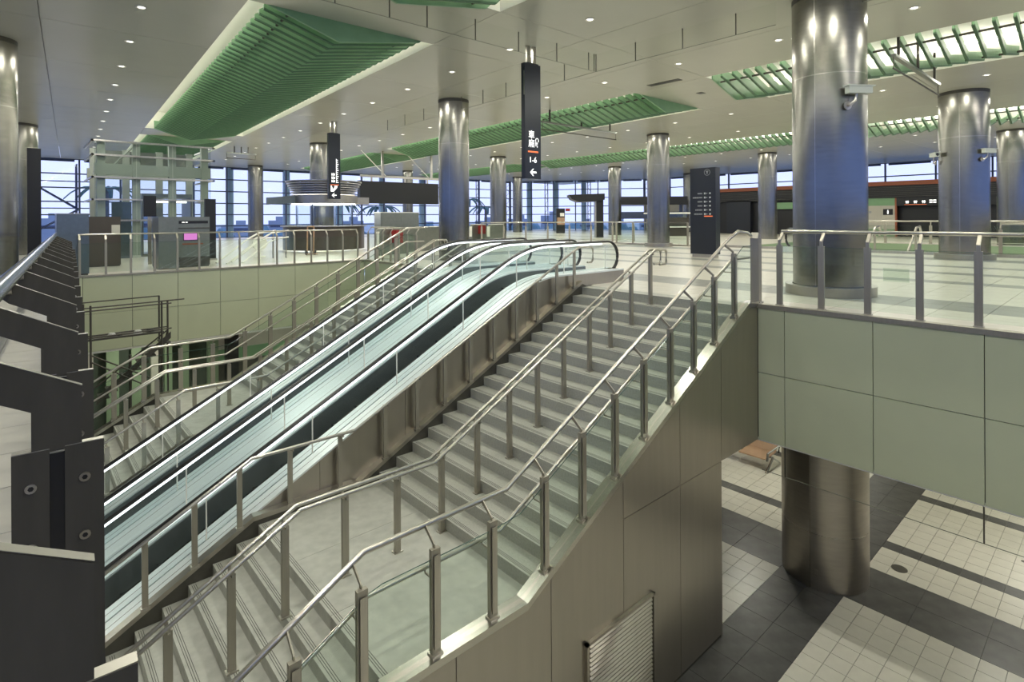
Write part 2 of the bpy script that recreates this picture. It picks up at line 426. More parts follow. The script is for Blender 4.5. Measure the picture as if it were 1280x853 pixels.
# ================================================================== STAIRS
def stair(mir, label, cat='staircase'):
    Y = (lambda y: 18.3 - y) if mir else (lambda y: y)
    def yr(a, b): return tuple(sorted((Y(a), Y(b))))
    st = thing('staircase', label, cat)
    ya, yb = yr(4.14, 7.42)
    stm = MB().prism([(0, 0), (TR + .02, 0), (TR + .02, -RI - .12), (.03, -RI - .12), (.0, -RI)], ya, yb).mesh('step'); stm.materials.append(MT['step'])
    grm = MB()
    for d in (.03, .05, .07): grm.box(d, d + .006, ya + .05, yb - .05, -.001, .0012)
    grm = grm.mesh('nosing_strip'); grm.materials.append(MT['groove'])
    for k in range(17):
        s = ob('step', stm, None, st, loc=(X_TOP - k * TR, 0, -k * RI))
        if k: ob('nosing_strip', grm, None, s)
    ob('top_slab', boxm(X_TOP + TR - .0, FPX + PT + .02, ya, yb, -.3, -.0005), 'beige', st)
    xl0, xl1 = 2.26, X_TOP - 16 * TR + .03
    nl = 3
    for i in range(nl):
        a = ya + (yb - ya) * i / nl; b = ya + (yb - ya) * (i + 1) / nl
        ob('landing_slab', boxm(xl0, xl1, a + .002, b - .002, ZLAND - .2, ZLAND), 'landing', st)
    g2 = ob('nosing_strip', grm, None, st, loc=(xl0, 0, ZLAND))
    T2, R2 = .262, (ZLAND - ZL) / 16
    stm2 = MB().prism([(0, 0), (T2 + .02, 0), (T2 + .02, -R2 - .12), (.03, -R2 - .12), (.0, -R2)], ya, yb).mesh('step'); stm2.materials.append(MT['landing'])
    for k in range(1, 16):
        s = ob('step', stm2, None, st, loc=(xl0 - k * T2, 0, ZLAND - k * R2)); ob('nosing_strip', grm, None, s)
    sl2 = R2 / T2
    # waist under the flights
    ws = MB().prism([(X_TOP + .6, -.3), (X_TOP, -.35), (3.95, ZLAND - .22), (2.3, ZLAND - .22), (2.0, ZLAND - .42), (-1.7, ZL - .13), (-1.9, ZL - .2), (2.4, ZLAND - .7), (4.2, ZLAND - .5), (X_TOP + .6, -.75)], ya + .01, yb - .01)
    ob('waist_slab', ws, 'skirt', st)
    # ---- outer side wall of cladding panels, cap
    def top(x):
        if x >= X_TOP: return .02
        if x >= 3.72: return max(nose(x) + .02, ZLAND + .05)
        if x >= 2.2: return ZLAND + .05
        return ZLAND + .05 + sl2 * (x - 2.2)
    pa, pb = yr(4.02, 4.05)
    def panel(x0, x1, zb, zt=None):
        bx = [x0 + .004] + [k for k in (2.2, 3.72 - .03, X_TOP) if x0 < k < x1] + [x1 - .004]
        pts = [(x0 + .004, zb + .004), (x1 - .004, zb + .004)]
        if zt is None: pts += [(x, top(x) - .03) for x in reversed(bx)]
        else: pts += [(x1 - .004, zt - .004), (x0 + .004, zt - .004)]
        ob('cladding_panel', MB().prism(pts, pa, pb), 'clad', st)
    jX = [-1.0, .45, 1.67, 2.885, 4.085, 5.298]
    for a, b in zip(jX, jX[1:]): panel(a, b, ZL + .05)
    for a, b in ((5.298, 6.52), (6.52, 7.62)):
        panel(a, b, ZL + .05, -2.15); panel(a, b, -2.15)
    panel(7.62, 8.79, -2.15)
    core = MB().prism([(-1.0, ZL), (7.60, ZL), (7.60, -2.15), (8.78, -2.15), (8.78, -.04), (X_TOP, -.04), (3.72, ZLAND), (2.2, ZLAND), (-1.0, ZLAND + sl2 * (-3.2))], *yr(4.052, 4.13))
    ob('wall_core', core, 'joint', st)
    ob('end_panel', boxm(7.60, 7.63, *yr(4.03, 4.3), ZL, -2.16), 'clad', st)
    ob('plinth', boxm(-1, 7.6, *yr(4.035, 4.05), ZL, ZL + .05), 'skirt', st)
    if not mir:
        gr = ob('grille', boxm(4.63, 5.86, 4.005, 4.02, ZL + .1, -3.27), 'skirt', st)
        for k in range(26):
            z = -3.30 - k * .05
            ob('slat', MB().prism([(4.005, z), (3.985, z - .018), (3.985, z - .03), (4.005, z - .03)], 4.66, 5.83, 'x'), 'clad', gr)
        fr = MB().box(4.60, 4.64, 3.98, 4.02, ZL + .1, -3.25).box(5.85, 5.88, 3.98, 4.02, ZL + .1, -3.25).box(4.6, 5.88, 3.98, 4.02, -3.28, -3.25)
        ob('grille_frame', fr, 'clad', gr)
    cap = MB(); c0, c1 = yr(4.0, 4.17)
    P = [(8.80, .05), (X_TOP + .03, .05), (3.74, ZLAND + .07), (2.2, ZLAND + .07), (-1.0, ZLAND + .07 + sl2 * (-3.2))]
    for (xa, za), (xb, zb) in zip(P, P[1:]):
        cap = MB().prism([(xa, za), (xb, zb), (xb, zb - .07), (xa, za - .07)], c0, c1)
        ob('cap', cap, 'capsteel', st)
    # ---- stringer along the escalator side
    s0, s1 = yr(7.40, 7.50)
    P = [(8.62, .02), (X_TOP, .10), (3.62, nose(3.62) + .10), (3.55, ZLAND + .10), (2.2, ZLAND + .10), (-1.0, ZLAND + .10 + sl2 * (-3.2))]
    for (xa, za), (xb, zb) in zip(P, P[1:]):
        ob('stringer', MB().prism([(xa, za), (xb, zb), (xb, zb - .30), (xa, za - .30)], s0, s1), 'skirt', st)
        ob('stringer_cap', MB().prism([(xa, za + .03), (xb, zb + .03), (xb, zb - .03), (xa, za - .03)], *yr(7.385, 7.50)), 'clad', st)
    return st, Y, yr, sl2
stair_r = stair(False, 'wide grey granite staircase with steel-clad side wall, nearer of the two')
stair_l = stair(True, 'granite staircase beyond the escalators, beside the scaffold and green wall')

# ---- railings on the stairs
def post_mesh(h, wx=.09, wy=.045, name='post'):
    me = MB().box(-wx / 2, wx / 2, -wy / 2, wy / 2, 0, h).mesh(name); me.materials.append(MT['post']); return me
def outer_rail(Y, sl2, label):
    r = thing('stair_railing', label, 'railing'); sg = 1 if Y(1) > Y(0) else -1
    yp, yrail = Y(4.085), Y(4.25)
    def base(x):
        if x >= X_TOP: return .05
        if x >= 3.74: return max(nose(x) + .02, ZLAND + .07)
        if x >= 2.2: return ZLAND + .07
        return ZLAND + .07 + sl2 * (x - 2.2)
    def rz(x):
        if x >= 8.45: return 1.15
        if x >= 3.68: return nose(x) + 1.12
        if x >= 2.12: return ZLAND + 1.12
        return ZLAND + 1.12 + sl2 * (x - 2.12)
    X = [8.15, 7.55, 6.98, 6.40, 5.81, 5.23, 4.65, 4.06, 3.36, 2.71, 2.02, 1.49, .95, .4]
    path = [(9.05, yrail, 1.13), (8.78, yrail, 1.13), (8.40, yrail, 1.10)] + [(x, yrail, rz(x)) for x in (3.68, 2.12, -.2)]
    if sg > 0: path = [(8.92, Y(4.12), 1.04), (8.84, Y(4.20), 1.13), (8.62, yrail, 1.16), (8.30, yrail, 1.04)] + path[3:]
    ob('handrail', MB().tube(path, .026, 12), 'rail', r, smooth=True)
    low = [(9.0, yrail, .72), (8.4, yrail, .72)] + [(x, yrail, rz(x) - .38) for x in (3.60, 2.16, -.2)]
    ob('lower_handrail', MB().tube(low, .02, 10), 'rail', r, smooth=True)
    for i, x in enumerate(X):
        b = base(x); t = rz(x) - .13
        p = ob('post', boxm(-.045, .045, -.022, .022, b - .02, t), 'post', r, loc=(x, yp, 0))
        ob('cover_strip', boxm(-.03, .03, -.035 * sg - .004, -.035 * sg + .004, b + .06, t - .05), 'steel', p)
        br = MB(); z = rz(x)
        br.prism([(0, t - .12), (.0 + .03 * sg, t - .12), (.03 * sg, t + .02), ((4.25 - 4.085) * sg, z - .015), ((4.25 - 4.085) * sg - .03 * sg, z + .012), (0, t + .03)], -.006, .006, 'x')
        ob('rail_bracket', br, 'post', p)
        ob('lower_bracket', MB().tube([(0, .02 * sg, z - .42), (0, .15 * sg, z - .42), (0, .165 * sg, z - .39)], .01, 6), 'post', p)
        ob('foot', boxm(-.055, .055, -.045, .045, b - .03, b + .015), 'steel', p)
    Xg = [8.72] + X
    for a, b in zip(Xg, Xg[1:]):
        bx = [a - .045] + [k for k in (3.72, 2.2) if b < k < a] + [b + .045]
        if a > 8.5: bx = [a, X_TOP, b + .045]
        pts = [(x, base(x) + .03) for x in bx] + [(x, rz(x) - .22) for x in reversed(bx)]
        gpane = ob('glass_pane', MB().prism(pts, yp - .005, yp + .005), 'glass', r)
        e = MB().tube([(x, yp, rz(x) - .22) for x in bx], .005, 4); ob('glass_edge', e, 'glassedge', gpane)
    return r
outer_rail(stair_r[1], stair_r[3], 'steel and glass railing on the outer side of the near staircase')
outer_rail(stair_l[1], stair_l[3], 'steel and glass railing on the outer side of the far staircase')

def centre_rail(Y, sl2, label):
    r = thing('centre_railing', label, 'railing')
    def base(x):
        if x >= X_TOP: return 0
        if x >= 3.951: return -RI * math.ceil((X_TOP - x) / TR - .02)
        if x >= 2.26: return ZLAND
        return ZLAND - (ZLAND - ZL) / 16 * math.ceil((2.26 - x) / .262 - .02)
    def rz(x):
        if x >= 3.30: return nose(x) + .88 if x > 3.30 else ZLAND + .90
        if x >= 2.14: return ZLAND + .91
        return ZLAND + .91 + sl2 * (x - 2.14)
    kx = X_TOP + (ZLAND + .91 - .86) / (RI / TR)
    for dy in (-.06, .06):
        y = Y(5.72) + dy
        path = [(8.55, y, .55), (8.72, y, .55), (8.76, y, .59), (8.76, y, .77), (8.72, y, .81), (8.40, y, .81), (kx, y, ZLAND + .91), (2.14, y, ZLAND + .91), (-.2, y, ZLAND + .91 + sl2 * (-2.34))]
        ob('handrail', MB().tube(path, .021, 10), 'rail', r, smooth=True)
    for x in (8.35, 7.79, 7.22, 6.70, 6.11, 5.56, 5.02, 4.46, 3.90, 3.28, 2.64, 2.0, 1.5, .98, .45):
        b = base(x); t = (nose(x) + .83 if x > kx else (ZLAND + .87 if x > 2.14 else ZLAND + .87 + sl2 * (x - 2.14)))
        if x > 8.3: t = .76
        p = ob('post', boxm(-.035, .035, -.022, .022, b, t - .02), 'post', r, loc=(x, Y(5.72), 0))
        ob('saddle', MB().box(-.012, .012, -.07, .07, t - .03, t - .015).box(-.012, .012, -.066, -.054, t - .03, t + .02).box(-.012, .012, .054, .066, t - .03, t + .02), 'steel', p)
        ob('foot', boxm(-.055, .055, -.04, .04, b, b + .012), 'steel', p)
    return r
centre_rail(stair_r[1], stair_r[3], 'twin-tube steel handrail down the middle of the near staircase')
centre_rail(stair_l[1], stair_l[3], 'twin-tube steel handrail down the middle of the far staircase')

def inner_rail(Y, sl2, label):
    r = thing('inner_railing', label, 'railing'); y = Y(7.30)
    kx = 3.52; s = (.81 - (ZLAND + .90)) / (8.235 - kx)
    def rz(x): return .81 - s * (8.235 - x) if x > kx else (ZLAND + .90 if x > 2.16 else ZLAND + .90 + sl2 * (x - 2.16))
    path = [(8.50, y, .50), (8.62, y, .50), (8.67, y, .55), (8.67, y, .76), (8.62, y, .81), (8.235, y, .81), (kx, y, ZLAND + .90), (2.16, y, ZLAND + .90), (-.2, y, rz(-.2))]
    ob('handrail', MB().tube(path, .021, 10), 'rail', r, smooth=True)
    for x in (8.22, 7.72, 7.20, 6.68, 6.16, 5.64, 5.12, 4.60, 4.05, 3.35, 2.66, 2.04, 1.545, 1.05, .55):
        b = (nose(x) + .12 if x < X_TOP else .1) if x > 3.55 else (ZLAND + .12 if x > 2.2 else ZLAND + .12 + sl2 * (x - 2.2))
        yb = Y(7.40)
        p = ob('post', boxm(-.03, .03, -.015, .015, b, rz(x) - .05), 'post', r, loc=(x, yb, 0))
        ob('arm', MB().tube([(0, 0, rz(x) - .055), (0, y - yb, rz(x) - .04), (0, y - yb, rz(x))], .012, 6), 'post', p)
        ob('foot', boxm(-.045, .045, -.03, .03, b - .01, b + .02), 'steel', p)
    return r
inner_rail(stair_r[1], stair_r[3], 'single-tube steel handrail between the near staircase and the escalator')
inner_rail(stair_l[1], stair_l[3], 'single-tube steel handrail between the far staircase and the escalator')

# ================================================================== ESCALATORS
def arc(cx, cz, r, a0, a1, n): return [(cx + r * math.cos(math.radians(a0 + (a1 - a0) * i / n)), cz + r * math.sin(math.radians(a0 + (a1 - a0) * i / n))) for i in range(n + 1)]
ES = .52
def escalator(mir, label):
    Y = (lambda y: 18.3 - y) if mir else (lambda y: y)
    def yr(a, b): return tuple(sorted((Y(a), Y(b))))
    e = thing('escalator', label, 'escalator')
    X0 = -2.3
    def curve(off, zt, n=8):
        """profile: slope z = ES*x-2.92+off, blending to level zt"""
        xk = (zt + 2.92 - off) / ES; d = .62
        a = (xk - d, zt - ES * d); b = (xk, zt); c = (xk + d, zt); pts = []
        for i in range(n + 1):
            t = i / n; pts.append(((1 - t) ** 2 * a[0] + 2 * t * (1 - t) * b[0] + t * t * c[0], (1 - t) ** 2 * a[1] + 2 * t * (1 - t) * b[1] + t * t * c[1]))
        return [(X0, ES * X0 - 2.92 + off)] + pts
    belt = curve(0, .865)
    deck = curve(-.60, .27)
    for side, yb, yo, yi in ((0, 7.75, 7.50, 7.98), (1, 8.85, 9.13, 8.62)):
        y = Y(yb)
        # moving handrail with newel loop
        loop = belt + [(9.62, .865)] + arc(9.72, .535, .33, 90, -75, 12)
        b = MB(); b.ref = Vector((0, 1, 0))
        hb = ob('handrail_belt', MB().tube([(x, y, z) for x, z in loop], .042, 10, .024), 'rubber', e, smooth=True)
        # white line under the belt, made to glow by emission
        ls = MB()
        pts = belt + [(9.5, .865)]
        for (xa, za), (xb, zb) in zip(pts, pts[1:]):
            ls.prism([(xa, za - .032), (xb, zb - .032), (xb, zb - .060), (xa, za - .060)], y - .017, y + .017)
        ob('glow_strip', ls, 'strip', e)
        # glass balustrade in panes
        top = [(x, z - .06) for x, z in belt] + [(9.62, .805)]
        bot = deck
        xsplit = [X0, -1.0, .4, 1.75, 3.1, 4.45, 5.75, 7.0, 8.3, 9.62]
        def zi(poly, x):
            for (xa, za), (xb, zb) in zip(poly, poly[1:]):
                if xa <= x <= xb: return za + (zb - za) * (x - xa) / max(1e-6, xb - xa)
            return poly[-1][1]
        for a, c in zip(xsplit, xsplit[1:]):
            sx = [a + .004] + [p[0] for p in belt if a + .05 < p[0] < c - .05] + [c - .004]
            pts = [(x, zi(bot, x) - .01) for x in sx] + [(x, zi(top, x)) for x in reversed(sx)]
            gpn = ob('glass_pane', MB().prism(pts, y - .006, y + .006), 'glassd', e)
            ob('pane_joint', boxm(c - .008, c + .006, y - .008, y + .008, zi(bot, c), zi(top, c)), 'white', gpn)
        nw = [(9.626, .255)] + [(9.626, .805)] + arc(9.72, .535, .285, 90, -75, 10)
        ob('glass_pane', MB().prism(nw, y - .006, y + .006), 'glassd', e)
        # decks
        dk = deck + [(9.95, .27)]
        for nm, ya_, yb_, mt in (('outer_deck', yo, yb - .012 if side == 0 else yb + .012, 'deck'), ('inner_deck', yb + .012 if side == 0 else yb - .012, yi, 'deck')):
            m_ = MB(); a0, a1 = yr(ya_, yb_)
            for (xa, za), (xb, zb) in zip(dk, dk[1:]):
                m_.prism([(xa, za), (xb, zb), (xb, zb - .03), (xa, za - .03)], a0, a1)
            d_ = ob(nm, m_, mt, e)
            sm = MB(); mid = (a0 + a1) / 2
            for (xa, za), (xb, zb) in zip(dk, dk[1:]):
                sm.prism([(xa, za + .001), (xb, zb + .001), (xb, zb - .01), (xa, za - .01)], mid - .004, mid + .004)
            ob('deck_seam', sm, 'skirt', d_)
        # inner skirting
        m_ = MB(); a0, a1 = yr(yi, yi + (.02 if side == 0 else -.02))
        for (xa, za), (xb, zb) in zip(dk, dk[1:]): m_.prism([(xa, za - .02), (xb, zb - .02), (xb, zb - .36), (xa, za - .36)], a0, a1)
        ob('skirt_panel', m_, 'escin', e)
        # outer cladding panels down to the stair
        a0, a1 = yr(yo, yo + (.03 if side == 0 else -.03))
        low = [(X0, -5.2)] + [(x, max(-4.69, nose(x) - .5 if x > 3.5 else ZLAND - .5)) for x in (1.75, 3.1, 4.45, 5.75, 7.0, 8.3)] + [(9.95, .0)]
        xs_ = [X0, -1.0, .4, 1.75, 3.1, 4.45, 5.75, 7.0, 8.3, 9.95]
        for a, c in zip(xs_, xs_[1:]):
            sx = [a + .003] + [p[0] for p in dk if a + .05 < p[0] < c - .05] + [c - .003]
            bz = (lambda x: 0.0 if x > 8.75 else (min(nose(x) - .1, 0) if x > 3.6 else ES * x - 2.92 - 1.5))
            pts = [(a + .003, bz(a + .003)), (c - .003, bz(c - .003))] + [(x, zi(dk, x) - .03) for x in reversed(sx)]
            ob('cladding_panel', MB().prism(pts, a0, a1), 'clad', e)
        # newel base
        ob('newel_base', MB().prism([(9.62, 0), (10.05, 0), (10.02, .2), (9.90, .27), (9.62, .27)], *yr(yb - .1, yb + .1)), 'clad', e)
    # steps
    sy = yr(8.0, 8.6)
    sm = MB().box(0, .405, sy[0], sy[1], -.02, 0).box(0, .02, sy[0], sy[1], -.21, 0).mesh('tread'); sm.materials.append(MT['escstep'])
    for k in range(23):
        x = 7.35 - k * .4
        ob('tread', sm, None, e, loc=(x, 0, -.02 - k * .4 * ES))
    ob('landing_plate', boxm(7.75, 10.2, *yr(7.98, 8.62), -.03, .012), 'deck', e)
    ob('truss', MB().prism([(8.3, -.3), (8.3, -1.3), (X0, ES * X0 - 5.2), (X0, ES * X0 - 4.0), (7.3, -.42)], *yr(7.6, 9.0)), 'skirt', e)
    return e
escalator(False, 'escalator with dark glass sides next to the near staircase')
escalator(True, 'escalator with glass sides next to the far staircase')
thing_cover = thing('divider_cover', 'pale steel cover strip between the two escalators', 'cover panel')
m_ = MB(); pts = [(-2.3, -1.196 - 2.92 - .6), (6.65, -.06), (7.3, .24), (7.9, .275), (9.95, .275)]
for (xa, za), (xb, zb) in zip(pts, pts[1:]): m_.prism([(xa, za), (xb, zb), (xb, zb - .03), (xa, za - .03)], 9.131, 9.169)
ob('cover_strip', m_, 'deck', thing_cover)

# ================================================================== BALUSTRADES
def balustrade(name, label, pts_dir, posts, rail_off, h=1.15, wy=.085, glass=True, group=None, tube_r=.026, gtop=.93, mid=False, bases=None, film=None):
    """straight balustrade: origin, unit direction along, inward normal, list of distances of posts"""
    (ox, oy), (dx, dy), (nx, ny) = pts_dir
    r = thing(name, label, 'railing', (ox, oy, 0), math.atan2(dy, dx), group)
    sg = 1 if (-dy * nx + dx * ny) > 0 else -1    # local +y towards inward normal ?
    L0, L1 = posts[0], posts[-1]
    ob('handrail', MB().tube([(L0 - .02, rail_off * sg, h), (L1 + .02, rail_off * sg, h)], tube_r, 12), 'rail', r, smooth=True)
    zt = h - .21
    for p in posts:
        q_ = ob('post', boxm(p - wy / 2, p + wy / 2, -.02, .02, .01, zt), 'post', r)
        br = MB().prism([(-.012, zt - .06), (.012, zt - .06), (.012, zt + .06), (rail_off * sg + .012, h - .01), (rail_off * sg - .012, h), (-.012, zt + .08)], p - .02, p + .02, 'x')
        ob('rail_bracket', br, 'post', q_); ob('foot', boxm(p - wy * .6, p + wy * .6, -.04, .04, 0, .02), 'steel', q_)
    if glass:
        for a, b in zip(posts, posts[1:]):
            gp_ = ob('glass_pane', boxm(a + wy / 2, b - wy / 2, -.006, .006, .07, gtop), 'glass', r)
            ob('glass_edge', boxm(a + wy / 2, b - wy / 2, -.006, .006, gtop, gtop + .004), 'glassedge', gp_)
    if mid:
        for z in (.12,): ob('bottom_rail', MB().tube([(L0, 0, z), (L1, 0, z)], .012, 8), 'rail', r)
    return r
# right slab: runs towards -Y from the stair corner
rr = balustrade('balcony_railing', 'steel post and glass railing along the right balcony edge', ((8.93, 4.02), (0, -1), (1, 0)), [.29 + .604 * k for k in range(0, 17)], .13, 1.16)
cp = thing('corner_post', 'thick steel corner post where the balcony meets the staircase railing', 'post', (8.92, 4.10, 0))
ob('post', boxm(-.05, .05, -.07, .07, .01, 1.05), 'post', cp); ob('post_cap', MB().prism([(-.06, 1.05), (.06, 1.05), (.05, 1.10), (-.03, 1.14)], -.06, .06), 'steel', cp)
ob('foot', boxm(-.07, .07, -.09, .09, 0, .03), 'steel', cp)
sh = ob('notice_sheet', boxm(8.915, 8.918, 2.03, 2.33, .50, .68), 'film'); sh['label'] = 'pale green translucent sheet taped to the balcony glass'; sh['category'] = 'notice'
# left wall railing (runs +X)
balustrade('balcony_railing', 'steel post and glass railing on the wall across the void', ((.9, YW + .02), (1, 0), (0, 1)), [.25 + .53 * k for k in range(0, 15)], .12, 1.03, .05, True, None, .02, .80)
# return of the railing along the top between far stair and wall
balustrade('balcony_railing', 'short steel railing between the far staircase and the left wall', ((8.95, 14.35), (0, 1), (1, 0)), [.05 + .51 * k for k in range(0, 7)], .12, 1.1, .085, True, None, .022, .88)

# ================================================================== GALLERY RAILING (foreground)
gr = thing('gallery_railing', 'dark bent steel plate railing with thick tube, close in the left foreground', 'railing')
def fpost():
    t = .012
    root = bpy.data.objects.new('post', None); COL.objects.link(root)
    # local frame: x across the railing (0 = stem outer edge), z up ; plate in XZ
    arm = MB().prism([(0, .70), (0, .885), (-.285, 1.035), (-.36, 1.035), (-.36, .98), (-.305, .925), (-.12, .825), (-.12, .70)], -t, t)
    a = ob('bent_plate', arm, 'darksteel', root)
    edge_ = MB().prism([(.0015, .885), (-.285, 1.0365), (-.285, 1.0345), (-.002, .883)], -t, t)
    ob('top_edge', edge_, 'plateedge', a)
    ob('clamp', MB().tube([(-.29, 0, 1.0), (-.33, 0, 1.0)], .028, 10), 'plateedge', a)
    for x0, x1 in ((-.165, -.078), (-.042, .055)):
        b = ob('twin_plate', boxm(x0, x1, -.013, .013, -.02, .705), 'darksteel', root)
        ob('plate_top', boxm(x0, x1, -.013, .013, .7055, .708), 'plateedge', b)
        for z in (.60, .42):
            ob('bolt', MB().tube([((x0 + x1) / 2, -.013, z), ((x0 + x1) / 2, -.019, z)], .0145, 14), 'steel', b)
            ob('bolt_recess', MB().tube([((x0 + x1) / 2, -.019, z), ((x0 + x1) / 2, -.0205, z)], .0075, 6), 'black', b)
    ob('spacer', boxm(-.078, -.042, -.008, .012, -.02, .69), 'black', root)
    return root
fp0 = fpost()
ang = -math.atan(.056)
ylist = [1.06, 2.2] + [2.2 + 1.04 * k for k in range(1, 15)]
for i, y in enumerate(ylist):
    p = fp0 if i == 0 else tree_copy(fp0)
    p.parent = gr; p.location = (edge(y), y, 0); p.rotation_euler.z = ang
p0, p1 = (edge(-.3) - .285, -.3), (edge(YW) - .285, YW)
ob('handrail_tube', MB().tube([(edge(-.6) - .31, -.6, 1.055), (edge(YW - .2) - .31, YW - .2, 1.055)], .042, 20), 'tube', gr, smooth=True)

# ================================================================== COLUMNS
def column(x, y, r, label, z0=0, z1=ZC, ring=False, seam=None, base_off=0.0):
    c = thing('column', label, 'column', (x, y, 0))
    ob('core', MB().cyl(0, 0, z0, z1 - .02, r - .015, 40), 'joint', c)
    a_cam = math.atan2(-y, -x) - .30 if seam is None else seam
    rowz = [(z0 + base_off, 3.86), (3.872, z1 - .10)] if z0 == 0 else [(z0 + .0, z0 + .9), (z0 + .912, z1)]
    for k in range(3):
        a0 = a_cam + k * 2 * math.pi / 3 + .007; a1 = a_cam + (k + 1) * 2 * math.pi / 3 - .007
        for za, zb in rowz: ob('shell_panel', MB().arcshell(0, 0, za, zb, r, a0, a1, .012, 18), 'column' if z0 == 0 else 'collow', c, smooth=True)
    for k in range(3):
        a0 = a_cam + k * 2 * math.pi / 3
        ob('seam_strip', MB().arcshell(0, 0, rowz[0][0], rowz[1][1], r - .001, a0 - .012, a0 + .012, .006, 2), 'capsteel', c)
    ob('seam_ring', MB().arcshell(0, 0, rowz[0][1] - .002, rowz[1][0] + .002, r - .001, 0, 2 * math.pi - .001, .006, 40), 'capsteel', c)
    if z0 == 0: ob('collar', MB().cyl(0, 0, z1 - .10, z1 - .0, r + .004, 40), 'skirt', c)
    if ring:
        ob('bumper_ring', MB().arcshell(0, 0, .0, .16, r + .13, 0, 2 * math.pi - .001, .03, 40), 'clad', c, smooth=True)
        ob('ring_top', MB().arcshell(0, 0, .155, .17, r + .135, 0, 2 * math.pi - .001, .12, 40), 'steel', c, smooth=True)
    return c
c1 = column(10.98, 3.70, .595, 'large brushed steel column standing behind the right balcony railing', ring=True, seam=math.atan2(-3.7, -10.98) - .37)
c2 = column(22.75, 3.70, .655, 'brushed steel column with two cameras, right of the large front column', ring=True, seam=math.atan2(-3.7, -22.75) - .16)
column(22.88, 15.2, .515, 'steel column between the hanging arrow sign and the dark totem', ring=True)
column(34.64, 3.79, .63, 'steel column cut by the right edge of the picture')
column(34.9, 15.29, .54, 'distant steel column right of the dark information totem')
column(35.06, 27.27, .50, 'distant steel column left of the grey hanging panel')
column(10.99, 15.29, .51, 'steel column rising behind the top of the escalators')
column(23.26, 27.48, .52, 'slim distant steel column left of the hanging arrow sign')
column(12.0, 28.5, .62, 'steel column rising out of the round information kiosk')
column(-.50, 16.56, .52, 'steel column at the left picture edge, nearer of two')
column(.0, 30.47, .66, 'steel column at the left edge, behind the nearer one')
column(13.1, 43.1, .52, 'distant steel column in front of the left windows')
column(36.3, 40.0, .47, 'distant steel column in front of the corner windows')
column(24.2, 40.2, .42, 'distant steel column behind the hanging black board')
column(46.0, 27.3, .5, 'distant steel column behind the black portal')
lc = column(10.36, 3.60, .66, 'large steel column on the lower hall floor under the balcony', ZL, -2.17, seam=math.atan2(-3.6, -10.36) - .32)
ob('socket_plate', boxm(-.655, -.64, -.12, -.06, ZL + .25, ZL + .33), 'steel', lc)

def cctv(x, y, z, rz, label):
    c = thing('security_camera', label, 'camera', (x, y, z), rz); c.scale = (1.25, 1.0, 1.25)
    ob('housing', MB().box(-.16, .18, -.055, .055, -.05, .05).box(-.18, .22, -.065, .065, .045, .06), 'tower', c)
    ob('lens', MB().tube([(.18, 0, 0), (.19, 0, 0)], .042, 14), 'black', c)
    ob('arm', MB().tube([(-.02, 0, -.05), (-.04, 0, -.14), (-.10, .03, -.20), (-.10, .09, -.20)], .018, 8), 'steel', c)
    ob('wall_plate', MB().tube([(-.10, .075, -.20), (-.10, .095, -.20)], .055, 14), 'steel', c)
cctv(10.57, 3.11, 3.52, -math.radians(35), 'white security camera on the large front column')
cctv(22.35, 3.03, 3.38, -math.radians(31), 'white security camera on the right side of the twin-camera column')
cctv(22.28, 4.38, 3.36, -math.radians(146), 'white security camera on the left side of the twin-camera column')

